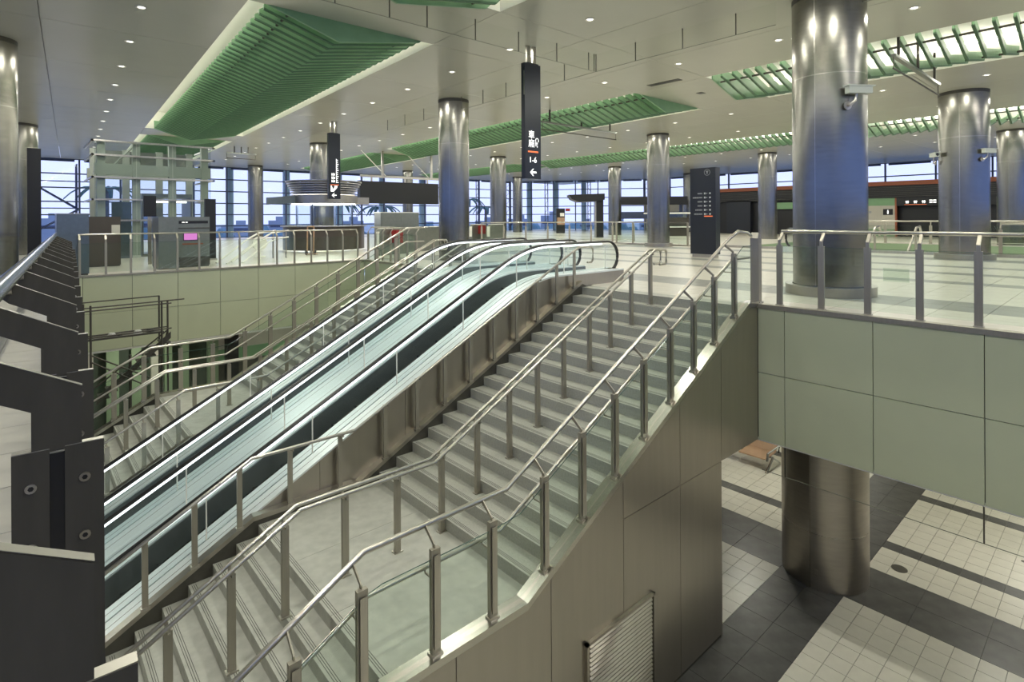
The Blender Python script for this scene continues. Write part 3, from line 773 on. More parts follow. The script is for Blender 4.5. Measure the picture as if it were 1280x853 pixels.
# ================================================================== CEILING LOUVRES
BL = .33
def louvre(bi, si, label):
    x0, x1 = BAYS[bi]; y0, y1 = SEGS[si]
    L = thing('louvre_panel', label, 'ceiling louvre'); zt = ZC + .75
    W = warp
    c = [(W(x0, y0), y0), (W(x1, y0), y0), (W(x1, y1), y1), (W(x0, y1), y1)]
    ob('recess_top', MB().hexa([(a, b, zt) for a, b in c], [(a, b, zt + .03) for a, b in c]), 'white', L)
    for i in range(4):
        a, b = c[i], c[(i + 1) % 4]; d = Vector((b[0] - a[0], b[1] - a[1], 0)).normalized(); nrm = Vector((d.y, -d.x, 0)) * .03
        ob('recess_side', MB().hexa([(a[0], a[1], ZC + .001), (b[0], b[1], ZC + .001), (b[0] + nrm.x, b[1] + nrm.y, ZC + .001), (a[0] + nrm.x, a[1] + nrm.y, ZC + .001)],
            [(a[0], a[1], zt), (b[0], b[1], zt), (b[0] + nrm.x, b[1] + nrm.y, zt), (a[0] + nrm.x, a[1] + nrm.y, zt)]), 'white', L)
    # green blades: kinked plates hanging a little below the ceiling
    wd = x1 - x0; i0, i1 = .34, wd - .26
    kx = i0 + (i1 - i0) * .41
    bl = MB().prism([(i0, ZC + .0), (kx, ZC - .41), (i1 - .10, ZC - .04), (i1, ZC + .06), (i1, ZC + .20), (kx, ZC - .19), (i0 + .12, ZC + .18), (i0, ZC + .10)], -.026, .026).mesh('blade'); bl.materials.append(MT['green'])
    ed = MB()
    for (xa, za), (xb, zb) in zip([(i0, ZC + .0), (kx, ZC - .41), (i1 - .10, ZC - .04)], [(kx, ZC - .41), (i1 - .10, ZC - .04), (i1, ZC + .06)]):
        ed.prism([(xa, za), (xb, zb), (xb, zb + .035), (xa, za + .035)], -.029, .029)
    em = ed.mesh('edge_strip'); em.materials.append(MT['greenshade'])  # these strips carry the painted shade along the blade bottoms
    n = int((y1 - y0 - .3) / BL)
    for k in range(n + 1):
        y = y0 + .30 + k * (y1 - y0 - .60) / n
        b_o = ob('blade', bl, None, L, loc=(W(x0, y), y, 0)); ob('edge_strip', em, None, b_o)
    eb = MB().prism([(i0, ZC + .0), (kx, ZC - .41), (i1 - .10, ZC - .04), (i1, ZC + .06), (i1, ZC + .34), (i0, ZC + .34)], -.026, .026).mesh('end_blade'); eb.materials.append(MT['green'])
    for y in (y0 + .01, y1 - .01): ob('end_blade', eb, None, L, loc=(W(x0, y), y, 0))
    for xo in (i0 + .42, i1 - .45):
        ob('hanger_bar', MB().tube([(W(x0, y0) + xo, y0 + .05, ZC - .03), (W(x0, y1) + xo, y1 - .05, ZC - .03)], .028, 6), 'skirt', L)
    for xo in (.08, wd - .08):
        ob('cove_tube', MB().tube([(W(x0, y0 + .2) + xo, y0 + .2, ZC + .55), (W(x0, y1 - .2) + xo, y1 - .2, ZC + .55)], .035, 6), 'cove', L)
    return L
names = {(0, 0): 'green louvre field at the very top of the picture', (0, 1): 'large green ceiling louvre field at upper left', (0, 2): 'small far green louvre field behind the upper left one',
         (1, 0): 'green ceiling louvre field at upper right beside the large column', (1, 1): 'green ceiling louvre field behind the hanging arrow sign', (1, 2): 'distant green louvre field above the black board',
         (2, 0): 'narrow green louvre field at right behind the large column', (2, 1): 'narrow green louvre field in the distance right of the arrow sign', (2, 2): 'farthest green louvre field near the window corner'}
for (b_, s_), l in names.items(): louvre(b_, s_, l)

# ---- downlights
dl = thing('downlight', 'small round recessed downlight in the pale ceiling', 'ceiling light', group='round ceiling downlights')
ob('trim_ring', MB().arcshell(0, 0, -.008, .004, .10, 0, 2 * math.pi - .001, .03, 20), 'lampring', dl)
ob('lens', MB().cyl(0, 0, -.004, .002, .06, 16), 'lens', dl)
la = bpy.data.lights.new('downlight_lamp', 'AREA'); la.shape = 'DISK'; la.size = .13; la.energy = LAMP_W; la.color = (1., .985, .87)
lo = bpy.data.objects.new('downlight_lamp', la); COL.objects.link(lo); lo.location = (0, 0, -.012); lo.parent = dl
first = True
for row, xr in enumerate((1.5, 8.55, 12.75, 20.4, 24.9, 33.0, 37.0)):
    for k in range(-3, 17):
        y = 2.2 + 2.52 * k + (.6 if row in (2, 3) else 0)
        if y > 42 or (row == 2 and abs(y - 15.3) < .2): continue
        d = dl if first else tree_copy(dl); first = False
        d.location = (warp(xr, y), y, ZC - .001)
for x, y in ((9.9, 7.0), (11.7, 6.3), (18.9, 8.6)): pass
# unseen lamps added under the soffits to brighten the lower hall
ld = thing('lower_fill_lamp', 'unseen round fill lamp added in the soffit above the lower hall', 'ceiling light', group='added fill lamps of the lower hall')
ob('trim_ring', MB().arcshell(0, 0, -.008, .004, .10, 0, 2 * math.pi - .001, .03, 20), 'lampring', ld)
ob('lens', MB().cyl(0, 0, -.004, .002, .06, 16), 'lens', ld)
lb = bpy.data.lights.new('lower_fill_light', 'AREA'); lb.shape = 'DISK'; lb.size = .13; lb.energy = LOWER_W; lb.color = (1., .985, .87)
lo = bpy.data.objects.new('lower_fill_light', lb); COL.objects.link(lo); lo.location = (0, 0, -.012); lo.parent = ld
first = True
for x, y, z in [(x, y, -2.172) for x in (12.5, 16.5, 20.5) for y in (-3, 1.5, 6, 10.5)] + [(x, 18.6, -1.972) for x in (-2, 2.6, 7.0)] + [(x, y, -.402) for x in (-1.6,) for y in (0, 4, 8, 12)]:
    d = ld if first else tree_copy(ld); first = False; d.location = (x, y, z)

# ---- glass smoke baffles
def baffle(name, label, pts, zt, zb):
    b = thing(name, label, 'smoke baffle')
    for i, (a, c) in enumerate(zip(pts, pts[1:])):
        d = Vector((c[0] - a[0], c[1] - a[1], 0)).normalized(); nn = Vector((-d.y, d.x, 0)) * .005
        A = Vector((*a, 0)) + d * .008; C = Vector((*c, 0)) - d * .008
        g_ = ob('glass_pane', MB().hexa([(A - nn)[:2] + (zb,) if 0 else ((A - nn).x, (A - nn).y, zb), ((C - nn).x, (C - nn).y, zb), ((C + nn).x, (C + nn).y, zb), ((A + nn).x, (A + nn).y, zb)],
              [((A - nn).x, (A - nn).y, zt), ((C - nn).x, (C - nn).y, zt), ((C + nn).x, (C + nn).y, zt), ((A + nn).x, (A + nn).y, zt)]), 'baffle', b)
        ob('joint_strip', boxm(c[0] - .008, c[0] + .008, c[1] - .008, c[1] + .008, zb, zt), 'skirt', b)
        ob('bottom_edge', MB().tube([(A.x, A.y, zb), (C.x, C.y, zb)], .006, 4), 'machine', g_)
    return b
for lab_, ys_ in (('clear glass smoke baffle hanging from the ceiling right of the large column', (-5.3, -4.1, -2.9, -1.7, -.5, .7, 1.9, 3.0)),
                  ('clear glass smoke baffle hanging from the ceiling between the two front columns', (4.4, 5.17, 6.33, 7.52, 8.7, 9.8, 11.0, 12.25, 13.4, 14.6)),
                  ('clear glass smoke baffle hanging left of the escalator column', (16.0, 17.06, 18.5, 19.97))):
    baffle('glass_baffle', lab_, [(warp(10.45, y), y) for y in ys_], ZC - .002, ZC - .42)
baffle('glass_baffle', 'clear glass smoke baffle near the green louvres at the top', [(x, 8.72) for x in (-2, -.9, .3, 1.5, 2.7, 3.9, 4.9, 5.68, 6.81, 7.97, 9.14, 10.24, 10.44)], ZC - .002, ZC - .42)
baffle('glass_baffle', 'clear glass smoke baffle hanging below the right balcony slab', [(8.9, y) for y in (4.02, 3.65, 1.27, -1.1, -3.5, -5.9)], -2.15, -2.66)

# ---- dark slot and tracks on the ceiling
s_ = ob('ceiling_slot', MB().prism([(14.1, 8.70), (14.35, 8.70), (14.35, 9.75), (14.1, 9.75)], ZC - .006, ZC + .002, 'z'), 'black'); s_['label'] = 'narrow black air slot in the ceiling'; s_['category'] = 'vent'
s_ = ob('ceiling_hatch', MB().prism([(16.2, 9.15), (16.45, 9.15), (16.45, 9.35), (16.2, 9.35)], ZC - .006, ZC + .002, 'z'), 'black'); s_['label'] = 'tiny black hatch in the ceiling beside the slot'; s_['category'] = 'vent'
def track(x0, x1, y, label, z=4.85):
    t = thing('light_track', label, 'track')
    ob('upper_bar', boxm(x0, x1, y - .05, y + .05, z, z + .06), 'machine', t)
    ob('lower_bar', MB().tube([(x0, y, z - .25), (x1, y, z - .25)], .02, 6), 'scaff', t)
    for x in (x0 + .4, (x0 + x1) / 2, x1 - .4): ob('hanger', boxm(x - .025, x + .025, y - .025, y + .025, z + .06, ZC + .3), 'scaff', t)
    for x in (x0 + .02, x1 - .02): ob('link', MB().tube([(x, y, z), (x, y, z - .25)], .01, 6), 'scaff', t)
track(14.2, 18.3, 3.5, 'hanging double steel track under the upper right louvres')
track(14.2, 18.5, 14.3, 'hanging double steel track under the louvres behind the arrow sign')
track(8.4, 9.9, 32.5, 'small hanging steel track near the left windows', 4.95)

# ================================================================== SIGNS
def hanging_sign(x, y, zb, zt, label):
    s = thing('hanging_sign', label, 'sign', (x, y, 0))
    ob('board', boxm(-.25, .25, -.06, .06, zb, zt), 'navy', s)
    for dx in (-.09, .09): ob('pole', boxm(dx - .05, dx + .05, -.03, .03, zt, ZC), 'steel', s)
    ob('top_cap', boxm(-.18, .18, -.065, .065, zt, zt + .02), 'navy', s)
    return s
def flat(me, m, parent, loc, name, sc=1.):
    o = ob(name, me, m, parent); o.location = loc; o.rotation_euler = (math.pi / 2, 0, 0); o.scale = (sc, sc, sc); return o
def arrow_left(s):
    return MB().prism([(-.5 * s, 0), (-.05 * s, .42 * s), (.10 * s, .42 * s), (-.20 * s, .10 * s), (.5 * s, .10 * s), (.5 * s, -.10 * s), (-.20 * s, -.10 * s), (.10 * s, -.42 * s), (-.05 * s, -.42 * s)], -.002, .002, 'z')
s2 = hanging_sign(8.86, 9.28, 2.29, 4.93, 'tall black hanging sign with white arrow and 1-6, nearer of the two')
fz = -.0625
flat(text_mesh('車\n廂', .20), 'whitemark', s2, (-.05, fz, 3.19), 'lettering')
o = flat(text_mesh('Car', .15), 'whitemark', s2, (.12, fz, 3.13), 'lettering'); o.rotation_euler = (math.pi / 2, math.pi / 2, 0)
ob('orange_line', boxm(-.16, .16, fz - .002, fz + .002, 2.895, 2.93), 'redmark', s2)
flat(text_mesh('1-6', .19), 'whitemark', s2, (-.01, fz, 2.72), 'lettering')
flat(arrow_left(.20), 'whitemark', s2, (0, fz, 2.44), 'arrow')
ob('side_lamp', boxm(-.255, -.25, -.045, -.03, 4.2, 4.75), 'steel', s2)
s1 = hanging_sign(9.61, 21.68, 2.20, 4.86, 'tall black hanging sign with sideways lettering, above the information kiosk')
flat(arrow_left(.20), 'whitemark', s1, (-.02, fz, 2.35), 'arrow')
ic = MB().prism([(-.14, -.12), (-.02, -.12), (.12, .02), (.14, .12), (.02, .12), (.0, .02), (-.06, -.02), (-.10, .12), (-.14, .12)], -.002, .002, 'z')
flat(ic, 'whitemark', s1, (-.02, fz, 2.62), 'pictogram')
ob('red_line', boxm(-.18, .18, fz - .002, fz + .002, 2.76, 2.785), 'redmark', s1)
for i in range(3):
    ob('character_mark', MB().box(-.12, -.10, fz - .002, fz, 2.87 + i * .135, 2.98 + i * .135).box(-.07, -.04, fz - .002, fz, 2.87 + i * .135, 2.98 + i * .135).box(-.12, .0, fz - .002, fz, 2.90 + i * .135, 2.92 + i * .135).box(-.01, .015, fz - .002, fz, 2.88 + i * .135, 2.97 + i * .135), 'whitemark', s1)
for i in range(12):
    ob('letter_mark', MB().box(.07, .145 + (.03 if i % 3 == 0 else 0), fz - .002, fz, 2.86 + i * .082, 2.885 + i * .082).box(.07, .09, fz - .002, fz, 2.86 + i * .082, 2.925 + i * .082), 'whitemark', s1)
# totem
tt = thing('information_totem', 'dark grey freestanding information totem with rows of white lettering', 'totem', (17.75, 9.95, 0))
ob('base', boxm(-.06, .16, -.43, .43, 0, .11), 'steel', tt); ob('slab', boxm(-.10, .20, -.475, .475, .11, 3.08), 'navy', tt)
for i in range(4): ob('panel_joint', boxm(-.1005, -.10, -.475, .475, .62 + .58 * i, .624 + .58 * i), 'black', tt)
def tm(name, y0, y1, z0, z1, m): return ob(name, boxm(-.104, -.1005, y0, y1, z0, z1), m, tt)
rng = random.Random(3)
for i, ln in enumerate((.16, .36, .16, .18, .28, .30)):
    z = 2.20 - i * .142
    y = 0.02
    while y < ln: tm('letter_mark', y, y + .03, z - .022, z + .022, 'greymark'); y += .045
    tm('line_mark', -.11, -.05, z - .03, z + .03, 'palemark'); tm('line_mark', -.17, -.135, z - .012, z + .012, 'palemark'); tm('arrow_mark', -.30, -.24, z - .025, z + .025, 'palemark')
tm('red_line', -.36, -.05, 1.40, 1.43, 'redmark')
rg = MB().arcshell(0, 0, -.002, .002, .11, 0, 6.28, .012, 24).mesh('round_emblem'); rg.materials.append(MT['greymark'])
o = ob('round_emblem', rg, None, tt); o.location = (-.103, -.17, 2.92); o.rotation_euler = (0, math.pi / 2, 0)
ob('emblem_mark', MB().box(-.104, -.1005, -.19, -.15, 2.87, 2.97).box(-.104, -.1005, -.22, -.12, 2.95, 2.97), 'greymark', tt)

# black LED board
lb_ = thing('display_board', 'wide black display board hanging from a steel beam', 'display board', (17.2, 29.4, 0))
ob('board', boxm(-2.65, 2.65, -.12, .12, 2.27, 3.55), 'black', lb_); ob('side_cap', boxm(-2.72, -2.65, -.14, .14, 2.25, 3.57), 'navy', lb_)
ob('beam', boxm(-2.6, 2.9, -.05, .05, 3.78, 3.92), 'steel', lb_)
for x in (-1.2, 2.2): ob('post', boxm(x - .06, x + .06, -.05, .05, 3.92, ZC), 'steel', lb_)
for x in (-1.0, 2.0): ob('strut', MB().tube([(x, 0, 3.92), (x - 1.4, .3, ZC)], .03, 6), 'white', lb_)
for x in (-1.9, .3, 1.9): ob('hanger', boxm(x - .04, x + .04, -.04, .04, 3.55, 3.78), 'steel', lb_)

# ================================================================== LEFT BACKGROUND THINGS
def machine(name, label, cat, x0, x1, y0, y1, h, m, group=None):
    t = thing(name, label, cat, ((x0 + x1) / 2, (y0 + y1) / 2, 0), group=group)
    a, b = (x1 - x0) / 2, (y1 - y0) / 2
    ob('body', boxm(-a, a, -b, b, .04, h), m, t); ob('plinth', boxm(-a + .02, a - .02, -b + .02, b, 0, .04), 'skirt', t)
    return t, a, b
t, a, b = machine('steel_cabinet', 'tall blue-grey steel cabinet at the end of the foreground railing', 'cabinet', .72, 1.36, 17.75, 18.5, 1.55, 'mach2')
ob('door', boxm(-a + .03, a - .03, -b - .012, -b, .12, 1.48), 'mach2', t); ob('top_lip', boxm(-a - .01, a + .01, -b - .02, b, 1.55, 1.57), 'steel', t)
t, a, b = machine('dark_cabinet', 'dark brown cabinet with a paper notice, left of the glass lift tower', 'cabinet', 1.52, 2.35, 20.6, 21.5, 1.50, 'brown')
ob('door', boxm(-a + .04, a * .1, -b - .012, -b, .1, 1.42), 'brown', t); ob('door', boxm(a * .14, a - .03, -b - .012, -b, .1, 1.42), 'brown', t)
ob('paper_notice', boxm(a * .45, a * .95, -b - .016, -b - .012, .95, 1.25), 'paper', t)
t, a, b = machine('ticket_machine', 'grey ticket machine with a purple screen behind the far railing', 'ticket machine', 2.95, 4.32, 18.55, 19.2, 1.48, 'machine')
ob('side_panel', boxm(-a, -a + .48, -b - .35, -b, .02, 1.48), 'machine', t)
ob('front_frame', boxm(-a + .55, a - .04, -b - .012, -b, .35, 1.12), 'machine', t)
ob('header', boxm(-a + .56, a - .05, -b - .02, -b, 1.28, 1.36), 'black', t)
ob('header_lettering', MB().box(-.05, .02, -b - .023, -b - .02, 1.305, 1.33).box(.04, .1, -b - .023, -b - .02, 1.305, 1.33), 'whitemark', t)
ob('shelf', boxm(-a + .52, a - .02, -b - .05, -b, 1.13, 1.16), 'skirt', t)
sc_ = ob('screen_frame', boxm(-.02, .36, -b - .03, -b - .012, .78, 1.02), 'black', t); ob('screen', boxm(.0, .34, -b - .034, -b - .03, .80, 1.0), 'screen', sc_)
ob('coin_slot', boxm(-.04, .5, -b - .03, -b - .012, .66, .70), 'orange', t)
ob('kick_plate', boxm(-a + .5, a, -b - .014, -b, .05, .3), 'skirt', t)
for x, y, hgt, lab in ((.40, 23.4, 3.7, 'tall black sign pillar at far left between column and window'), (4.95, 21.2, 2.1, 'black sign pillar at the right of the glass lift tower'), (3.1, 20.6, 2.15, 'narrow black panel above the ticket machine')):
    t = thing('sign_pillar', lab, 'sign', (x, y, 0)); z0 = .06 if hgt != 2.15 else 1.5
    ob('panel', boxm(-.17, .17, -.06, .06, z0, hgt), 'black', t); ob('base', boxm(-.2, .2, -.1, .1, 0, .06) if z0 < 1 else boxm(-.05, .05, -.03, .03, 0, 1.5), 'steel', t)
# glass lift tower
tw = thing('lift_tower', 'glass lift tower with grey steel frame and thin horizontal plates', 'lift tower', (2.02, 24.5, 0))
TW = 3.72; TD = 2.6
for x in (.2, 1.25, 2.4, 3.5):
    for y in (0, TD): ob('frame_post', boxm(x - .12, x + .12, y - .1, y + .1, 0, 4.2), 'tower', tw)
for z in (4.18, 3.68, 2.89, 2.10, 1.35): ob('edge_plate', MB().box(-.08, TW + .1, -.28, -.12, z, z + .06).box(-.08, -.02, -.28, TD + .2, z, z + .06).box(TW + .02, TW + .1, -.28, TD + .2, z, z + .06), 'steel', tw)
ob('main_beam', boxm(0, TW, -.08, .08, 3.02, 3.42), 'tower', tw); ob('main_beam', boxm(0, TW, TD - .08, TD + .08, 3.02, 3.42), 'tower', tw)
for i, (a, b) in enumerate(((.0, 1.25), (1.25, 2.4), (2.4, TW))):
    for z0, z1 in ((.1, 1.35), (1.41, 2.1), (2.16, 2.89), (2.95, 3.68), (3.74, 4.18)):
        ob('glass_pane', boxm(a + .01, b - .01, -.125, -.115, z0, z1), 'glasst', tw)
ob('machine_panel', boxm(.1, TW - .1, TD - .06, TD - .02, 3.42, 4.15), 'machine', tw)
ob('lift_door', boxm(.5, 1.1, -.05, -.03, 0, 2.05), 'mach2', tw)
ob('lift_car', MB().box(1.5, 3.2, .6, 2.2, .0, .1).box(1.5, 3.2, .6, 2.2, 2.25, 2.4).box(1.5, 1.56, .6, 2.2, .1, 2.25).box(3.14, 3.2, .6, 2.2, .1, 2.25), 'machine', tw)
ob('car_lamp', boxm(1.7, 3.0, .58, .6, 2.05, 2.12), 'lens', tw)
ob('diagonal', MB().tube([(.3, 0, 3.0), (1.2, 0, 4.15)], .05, 6), 'tower', tw)
# white curved tubes behind the far railing (barrier)
for i, dx in enumerate((0, .45)):
    t = thing('curved_barrier', ('left' if i == 0 else 'right') + ' one of two white curved tube barriers behind the far railing', 'barrier', (4.6 + dx, 19.0, 0))
    ob('tube', MB().tube([(0, 0, .05), (.5, .3, .35), (1.1, .7, .72), (1.6, 1.1, .92), (2.3, 1.5, .98)], .03, 8), 'white', t, smooth=True)
    ob('tube', MB().tube([(.3, .0, .0), (.9, .4, .35), (1.4, .8, .62), (1.9, 1.2, .72), (2.3, 1.5, .74)], .025, 8), 'white', t, smooth=True)
    ob('post', MB().tube([(2.2, 1.45, 0), (2.2, 1.45, .97)], .03, 8), 'steel', t)
# information kiosk
k_ = thing('information_kiosk', 'round information kiosk with ribbed metal canopy', 'kiosk', (10.4, 24.5, 0))
ob('counter', MB().arcshell(0, 0, .05, 1.05, 1.75, math.radians(150), math.radians(330), .08, 24), 'brown', k_, smooth=True)
ob('counter_top', MB().arcshell(0, 0, 1.05, 1.10, 1.85, math.radians(148), math.radians(332), .5, 24), 'steel', k_)
ob('counter_wing', MB().arcshell(0, 0, .08, .95, 1.77, math.radians(170), math.radians(205), .02, 8), 'mach2', k_)
for i in range(7):
    ob('canopy_rib', MB().arcshell(0, 0, 2.46 + i * .095, 2.50 + i * .095, 1.35 + i * .05, 0, 6.28, .5, 36), 'steel', k_)
ob('canopy_core', MB().cyl(0, 0, 2.4, 3.1, 1.0, 32), 'brown', k_)
ob('fascia', MB().arcshell(0, 0, 2.06, 2.44, 1.45, 0, 6.28, .05, 36), 'clad', k_, smooth=True)
ob('fascia_wing', MB().prism([(-2.6, 2.0), (-1.3, 2.1), (-1.3, 2.42), (-2.6, 2.3)], -.3, -.2), 'mach2', k_)
ob('fascia_wing', boxm(1.2, 1.9, -.6, -.5, 2.06, 2.38), 'clad', k_)
ob('canopy_lamp', MB().cyl(0, 0, 2.04, 2.06, 1.38, 32), 'cove', k_)
for x, y in ((-.9, -.9), (.9, .9), (-.9, .9), (.9, -.9)): ob('post', MB().cyl(x, y, 0, 2.06, .05, 10), 'mull', k_)
ob('glass_booth', MB().arcshell(0, 0, 1.1, 2.05, 1.3, math.radians(180), math.radians(320), .01, 16), 'glassd', k_)
# odds and ends round the kiosk
t = thing('hand_truck', 'small tan trolley leaning in front of the kiosk counter', 'trolley', (8.35, 21.3, 0))
ob('frame', MB().tube([(0, 0, .1), (.02, .0, 1.1)], .03, 6).tube([(.25, 0, .1), (.27, 0, 1.1)], .03, 6).tube([(.02, 0, 1.1), (.27, 0, 1.1)], .03, 6), 'bench', t)
ob('plate', boxm(-.05, .35, -.2, 0, .03, .06), 'bench', t)
for x in (-.03, .3): ob('wheel', MB().tube([(x, .05, .1), (x + .04, .05, .1)], .1, 14), 'black', t)
t = thing('white_fan', 'white round-headed floor fan beside the kiosk counter', 'fan', (6.7, 21.6, 0))
ob('guard', MB().tube([(0, -.05, .5), (0, .05, .5)], .26, 20), 'white', t); ob('stand', MB().cyl(0, 0, 0, .3, .03, 8), 'white', t); ob('base', MB().cyl(0, 0, 0, .03, .2, 16), 'white', t)
# fare gates
def gate(x, y, label, red=True):
    t = thing('fare_gate', label, 'fare gate', (x, y, 0), math.radians(15))
    ob('body', MB().prism([(-.75, 0), (.75, 0), (.75, .85), (.62, 1.0), (-.62, 1.0), (-.75, .85)], -.12, .12), 'machine', t)
    ob('top', boxm(-.6, .6, -.13, .13, 1.0, 1.03), 'white', t); ob('end_cap', boxm(-.78, -.74, -.1, .1, .3, .9), 'white', t)
    if red: ob('flap', boxm(-.18, .18, -.42, -.12, .45, .95), 'red', t)
for i, (x, y, lab) in enumerate(((20.6, 26.2, 'fare gate with red flap just right of the escalator column'), (21.3, 25.4, 'second fare gate right of the escalator column'), (10.9, 19.3, 'fare gate with red flap left of the escalator column'), (12.6, 20.3, 'middle fare gate left of the escalator column'), (14.3, 21.3, 'fare gate nearest the escalator column on its left'))): gate(x, y, lab, i in (0, 2))
t, a, b = machine('steel_locker', 'dark steel locker standing directly left of the escalator column', 'locker', 12.2, 14.2, 22.6, 23.2, 1.65, 'machine'); ob('door', boxm(-a + .05, 0, -b - .012, -b, .1, 1.55), 'machine', t); ob('door', boxm(.04, a - .05, -b - .012, -b, .1, 1.55), 'machine', t); ob('top', boxm(-a - .02, a + .02, -b - .02, b, 1.65, 1.69), 'white', t)

# ================================================================== RIGHT BACKGROUND
# second opening in the floor
v2 = struct('wall_opening', 'pale green fascia of the second floor opening')
ob('far_fascia', boxm(33.15, 33.2, -9, 12.5, -2.1, -.02), 'greenpale', v2); ob('side_fascia', boxm(24.3, 33.2, 12.45, 12.5, -2.1, -.02), 'greenpale', v2); ob('near_fascia', boxm(24.3, 24.35, -9, 12.5, -2.1, -.02), 'panel', v2)
ob('near_kerb', boxm(24.15, 24.3, -9, 12.5, 0, .10), 'steel', v2)
balustrade('opening_railing', 'distant glass railing on the far side of the second floor opening', ((33.3, 12.4), (0, -1), (1, 0)), [1.9 * k for k in range(0, 10)], .05, 1.12, .12, True, None, .04, .9, True)
balustrade('opening_railing', 'glass railing on the near side of the second floor opening', ((24.25, 3.0), (0, -1), (1, 0)), [1.55 * k for k in range(0, 6)], .05, 1.12, .10, True, None, .035, .9, True)
t = thing('stair_handrails', 'small stair handrails rising out of the second floor opening', 'handrail', (30.2, 8.2, 0))
for i, dy in enumerate((0, -1.6)):
    ob('rail', MB().tube([(-2.5, dy, -.9), (0, dy, .85), (.6, dy, .9), (.75, dy, .7), (.6, dy, .45)], .045, 8), 'rail', t)
    for x in (-1.2, -.1): ob('post', MB().tube([(x, dy, -.9), (x, dy, .8 + .7 * min(0, x + .1))], .05, 6), 'post', t)
t = thing('escalator_end', 'top end of a distant escalator seen between railing post and large column', 'escalator', (22.6, 9.2, 0))
for dy in (0, -.75):
    ob('handrail_belt', MB().tube([(-3.2 * 0 + x, dy, z) for x, z in [(2.6, .3), (1.4, .85), (.4, .9)] + [(.35 - .33 * math.sin(math.radians(a)), .57 + .33 * math.cos(math.radians(a))) for a in range(0, 181, 20)]], .045, 8), 'rubber', t, smooth=True)
    ob('glass_pane', MB().prism([(.1, .25), (2.6, .1), (2.6, .25), (1.4, .8), (.4, .85), (.1, .6)], dy - .01, dy + .01), 'glassd', t)
    ob('deck', MB().prism([(-.1, 0), (2.6, 0), (2.6, .12), (-.1, .22)], dy - .15, dy + .15), 'deck', t)
for y in (10.6, 11.8):
    pass
t = thing('glass_screen', 'low glass barrier of steel posts in front of the steel column', 'railing', (23.8, 14.2, 0))
for i in range(5):
    ob('post', boxm(-.04, .04, 1.05 * i - .03, 1.05 * i + .03, 0, 1.12), 'post', t)
    if i < 4: ob('glass_pane', boxm(-.006, .006, 1.05 * i + .03, 1.05 * i + 1.02, .08, 1.05), 'glassg', t)
ob('top_rail', boxm(-.03, .03, 0, 4.2, 1.1, 1.14), 'rail', t); ob('kerb', boxm(-.1, .1, -.1, 4.3, 0, .06), 'steel', t)
# railing in the far centre
balustrade('far_railing', 'long distant railing in front of the corner windows', ((19.5, 24.5), (.8, -.6), (.6, .8)), [1.25 * k for k in range(0, 8)], .05, 1.12, .1, True, None, .03, .95, True)

# rooms block along the right
rb = struct('wall_rooms', 'row of rooms along the right with orange trim and dark louvred band')
XR = 44.0
ob('orange_trim', boxm(XR - .3, XR + .1, -9, 23.4, 3.42, 3.70), 'orange', rb)
ob('dark_band', boxm(XR - .1, XR + .1, -9, 23.4, 2.60, 3.42), 'black', rb)
for i in range(6): ob('louvre_slat', boxm(XR - .16, XR - .1, -9, 23.4, 2.68 + i * .12, 2.70 + i * .12), 'skirt', rb)
ob('green_strip', boxm(XR, XR + .2, 10.7, 13.4, 2.08, 2.60), 'greenwall', rb); ob('green_strip', boxm(XR, XR + .2, -9, 4.5, 2.08, 2.60), 'greenwall', rb)
ob('green_strip', boxm(XR, XR + .2, 13.4, 19.6, 1.95, 2.45), 'greenwall', rb)
ob('beige_panel', boxm(XR, XR + .2, 11.61, 13.4, .5, 2.08), 'beigewall', rb); ob('beige_panel', boxm(XR, XR + .2, 10.8, 11.60, .5, 2.08), 'beigewall', rb)
ob('beige_panel', boxm(XR, XR + .2, -9, 4.5, .5, 2.08), 'beigewall', rb)
ob('green_base', boxm(XR, XR + .2, 10.8, 13.4, 0, .5), 'greenpale', rb); ob('green_base', boxm(XR, XR + .2, -9, 4.5, 0, .5), 'greenwall', rb)
ob('dark_opening', boxm(XR + .6, XR + .8, 4.5, 10.8, 0, 2.6), 'black', rb); ob('door_frame', boxm(XR - .02, XR + .2, 10.7, 10.80, 0, 2.6), 'orange', rb)
ob('inner_pillar', boxm(XR + .2, XR + .5, 8.0, 8.4, 0, 2.1), 'brown', rb)
ob('sign_header', boxm(XR - .05, XR + .2, 4.5, 10.7, 2.05, 2.60), 'black', rb)
ob('dark_opening', boxm(XR + .3, XR + .4, 13.4, 23.4, 0, 2.6), 'black', rb)
ob('pier', boxm(XR - .1, XR + .3, 20.6, 22.6, 0, 2.7), 'navy', rb)
for a_ in (13.7, 14.5, 15.3): ob('lit_window', boxm(XR + .2, XR + .3, a_, a_ + .35, .2, 1.9), 'mullpale', rb)
ob('red_indicator', boxm(XR + .25, XR + .3, 17.0, 17.4, 1.0, 1.1), 'redmark', rb)
ob('wall_behind', boxm(48.6, 48.8, -9, 34, 0, 3.3), 'beigewall', rb)
ob('room_top', boxm(XR, 48.8, -9, 23.4, 3.3, 3.42), 'duct', rb)
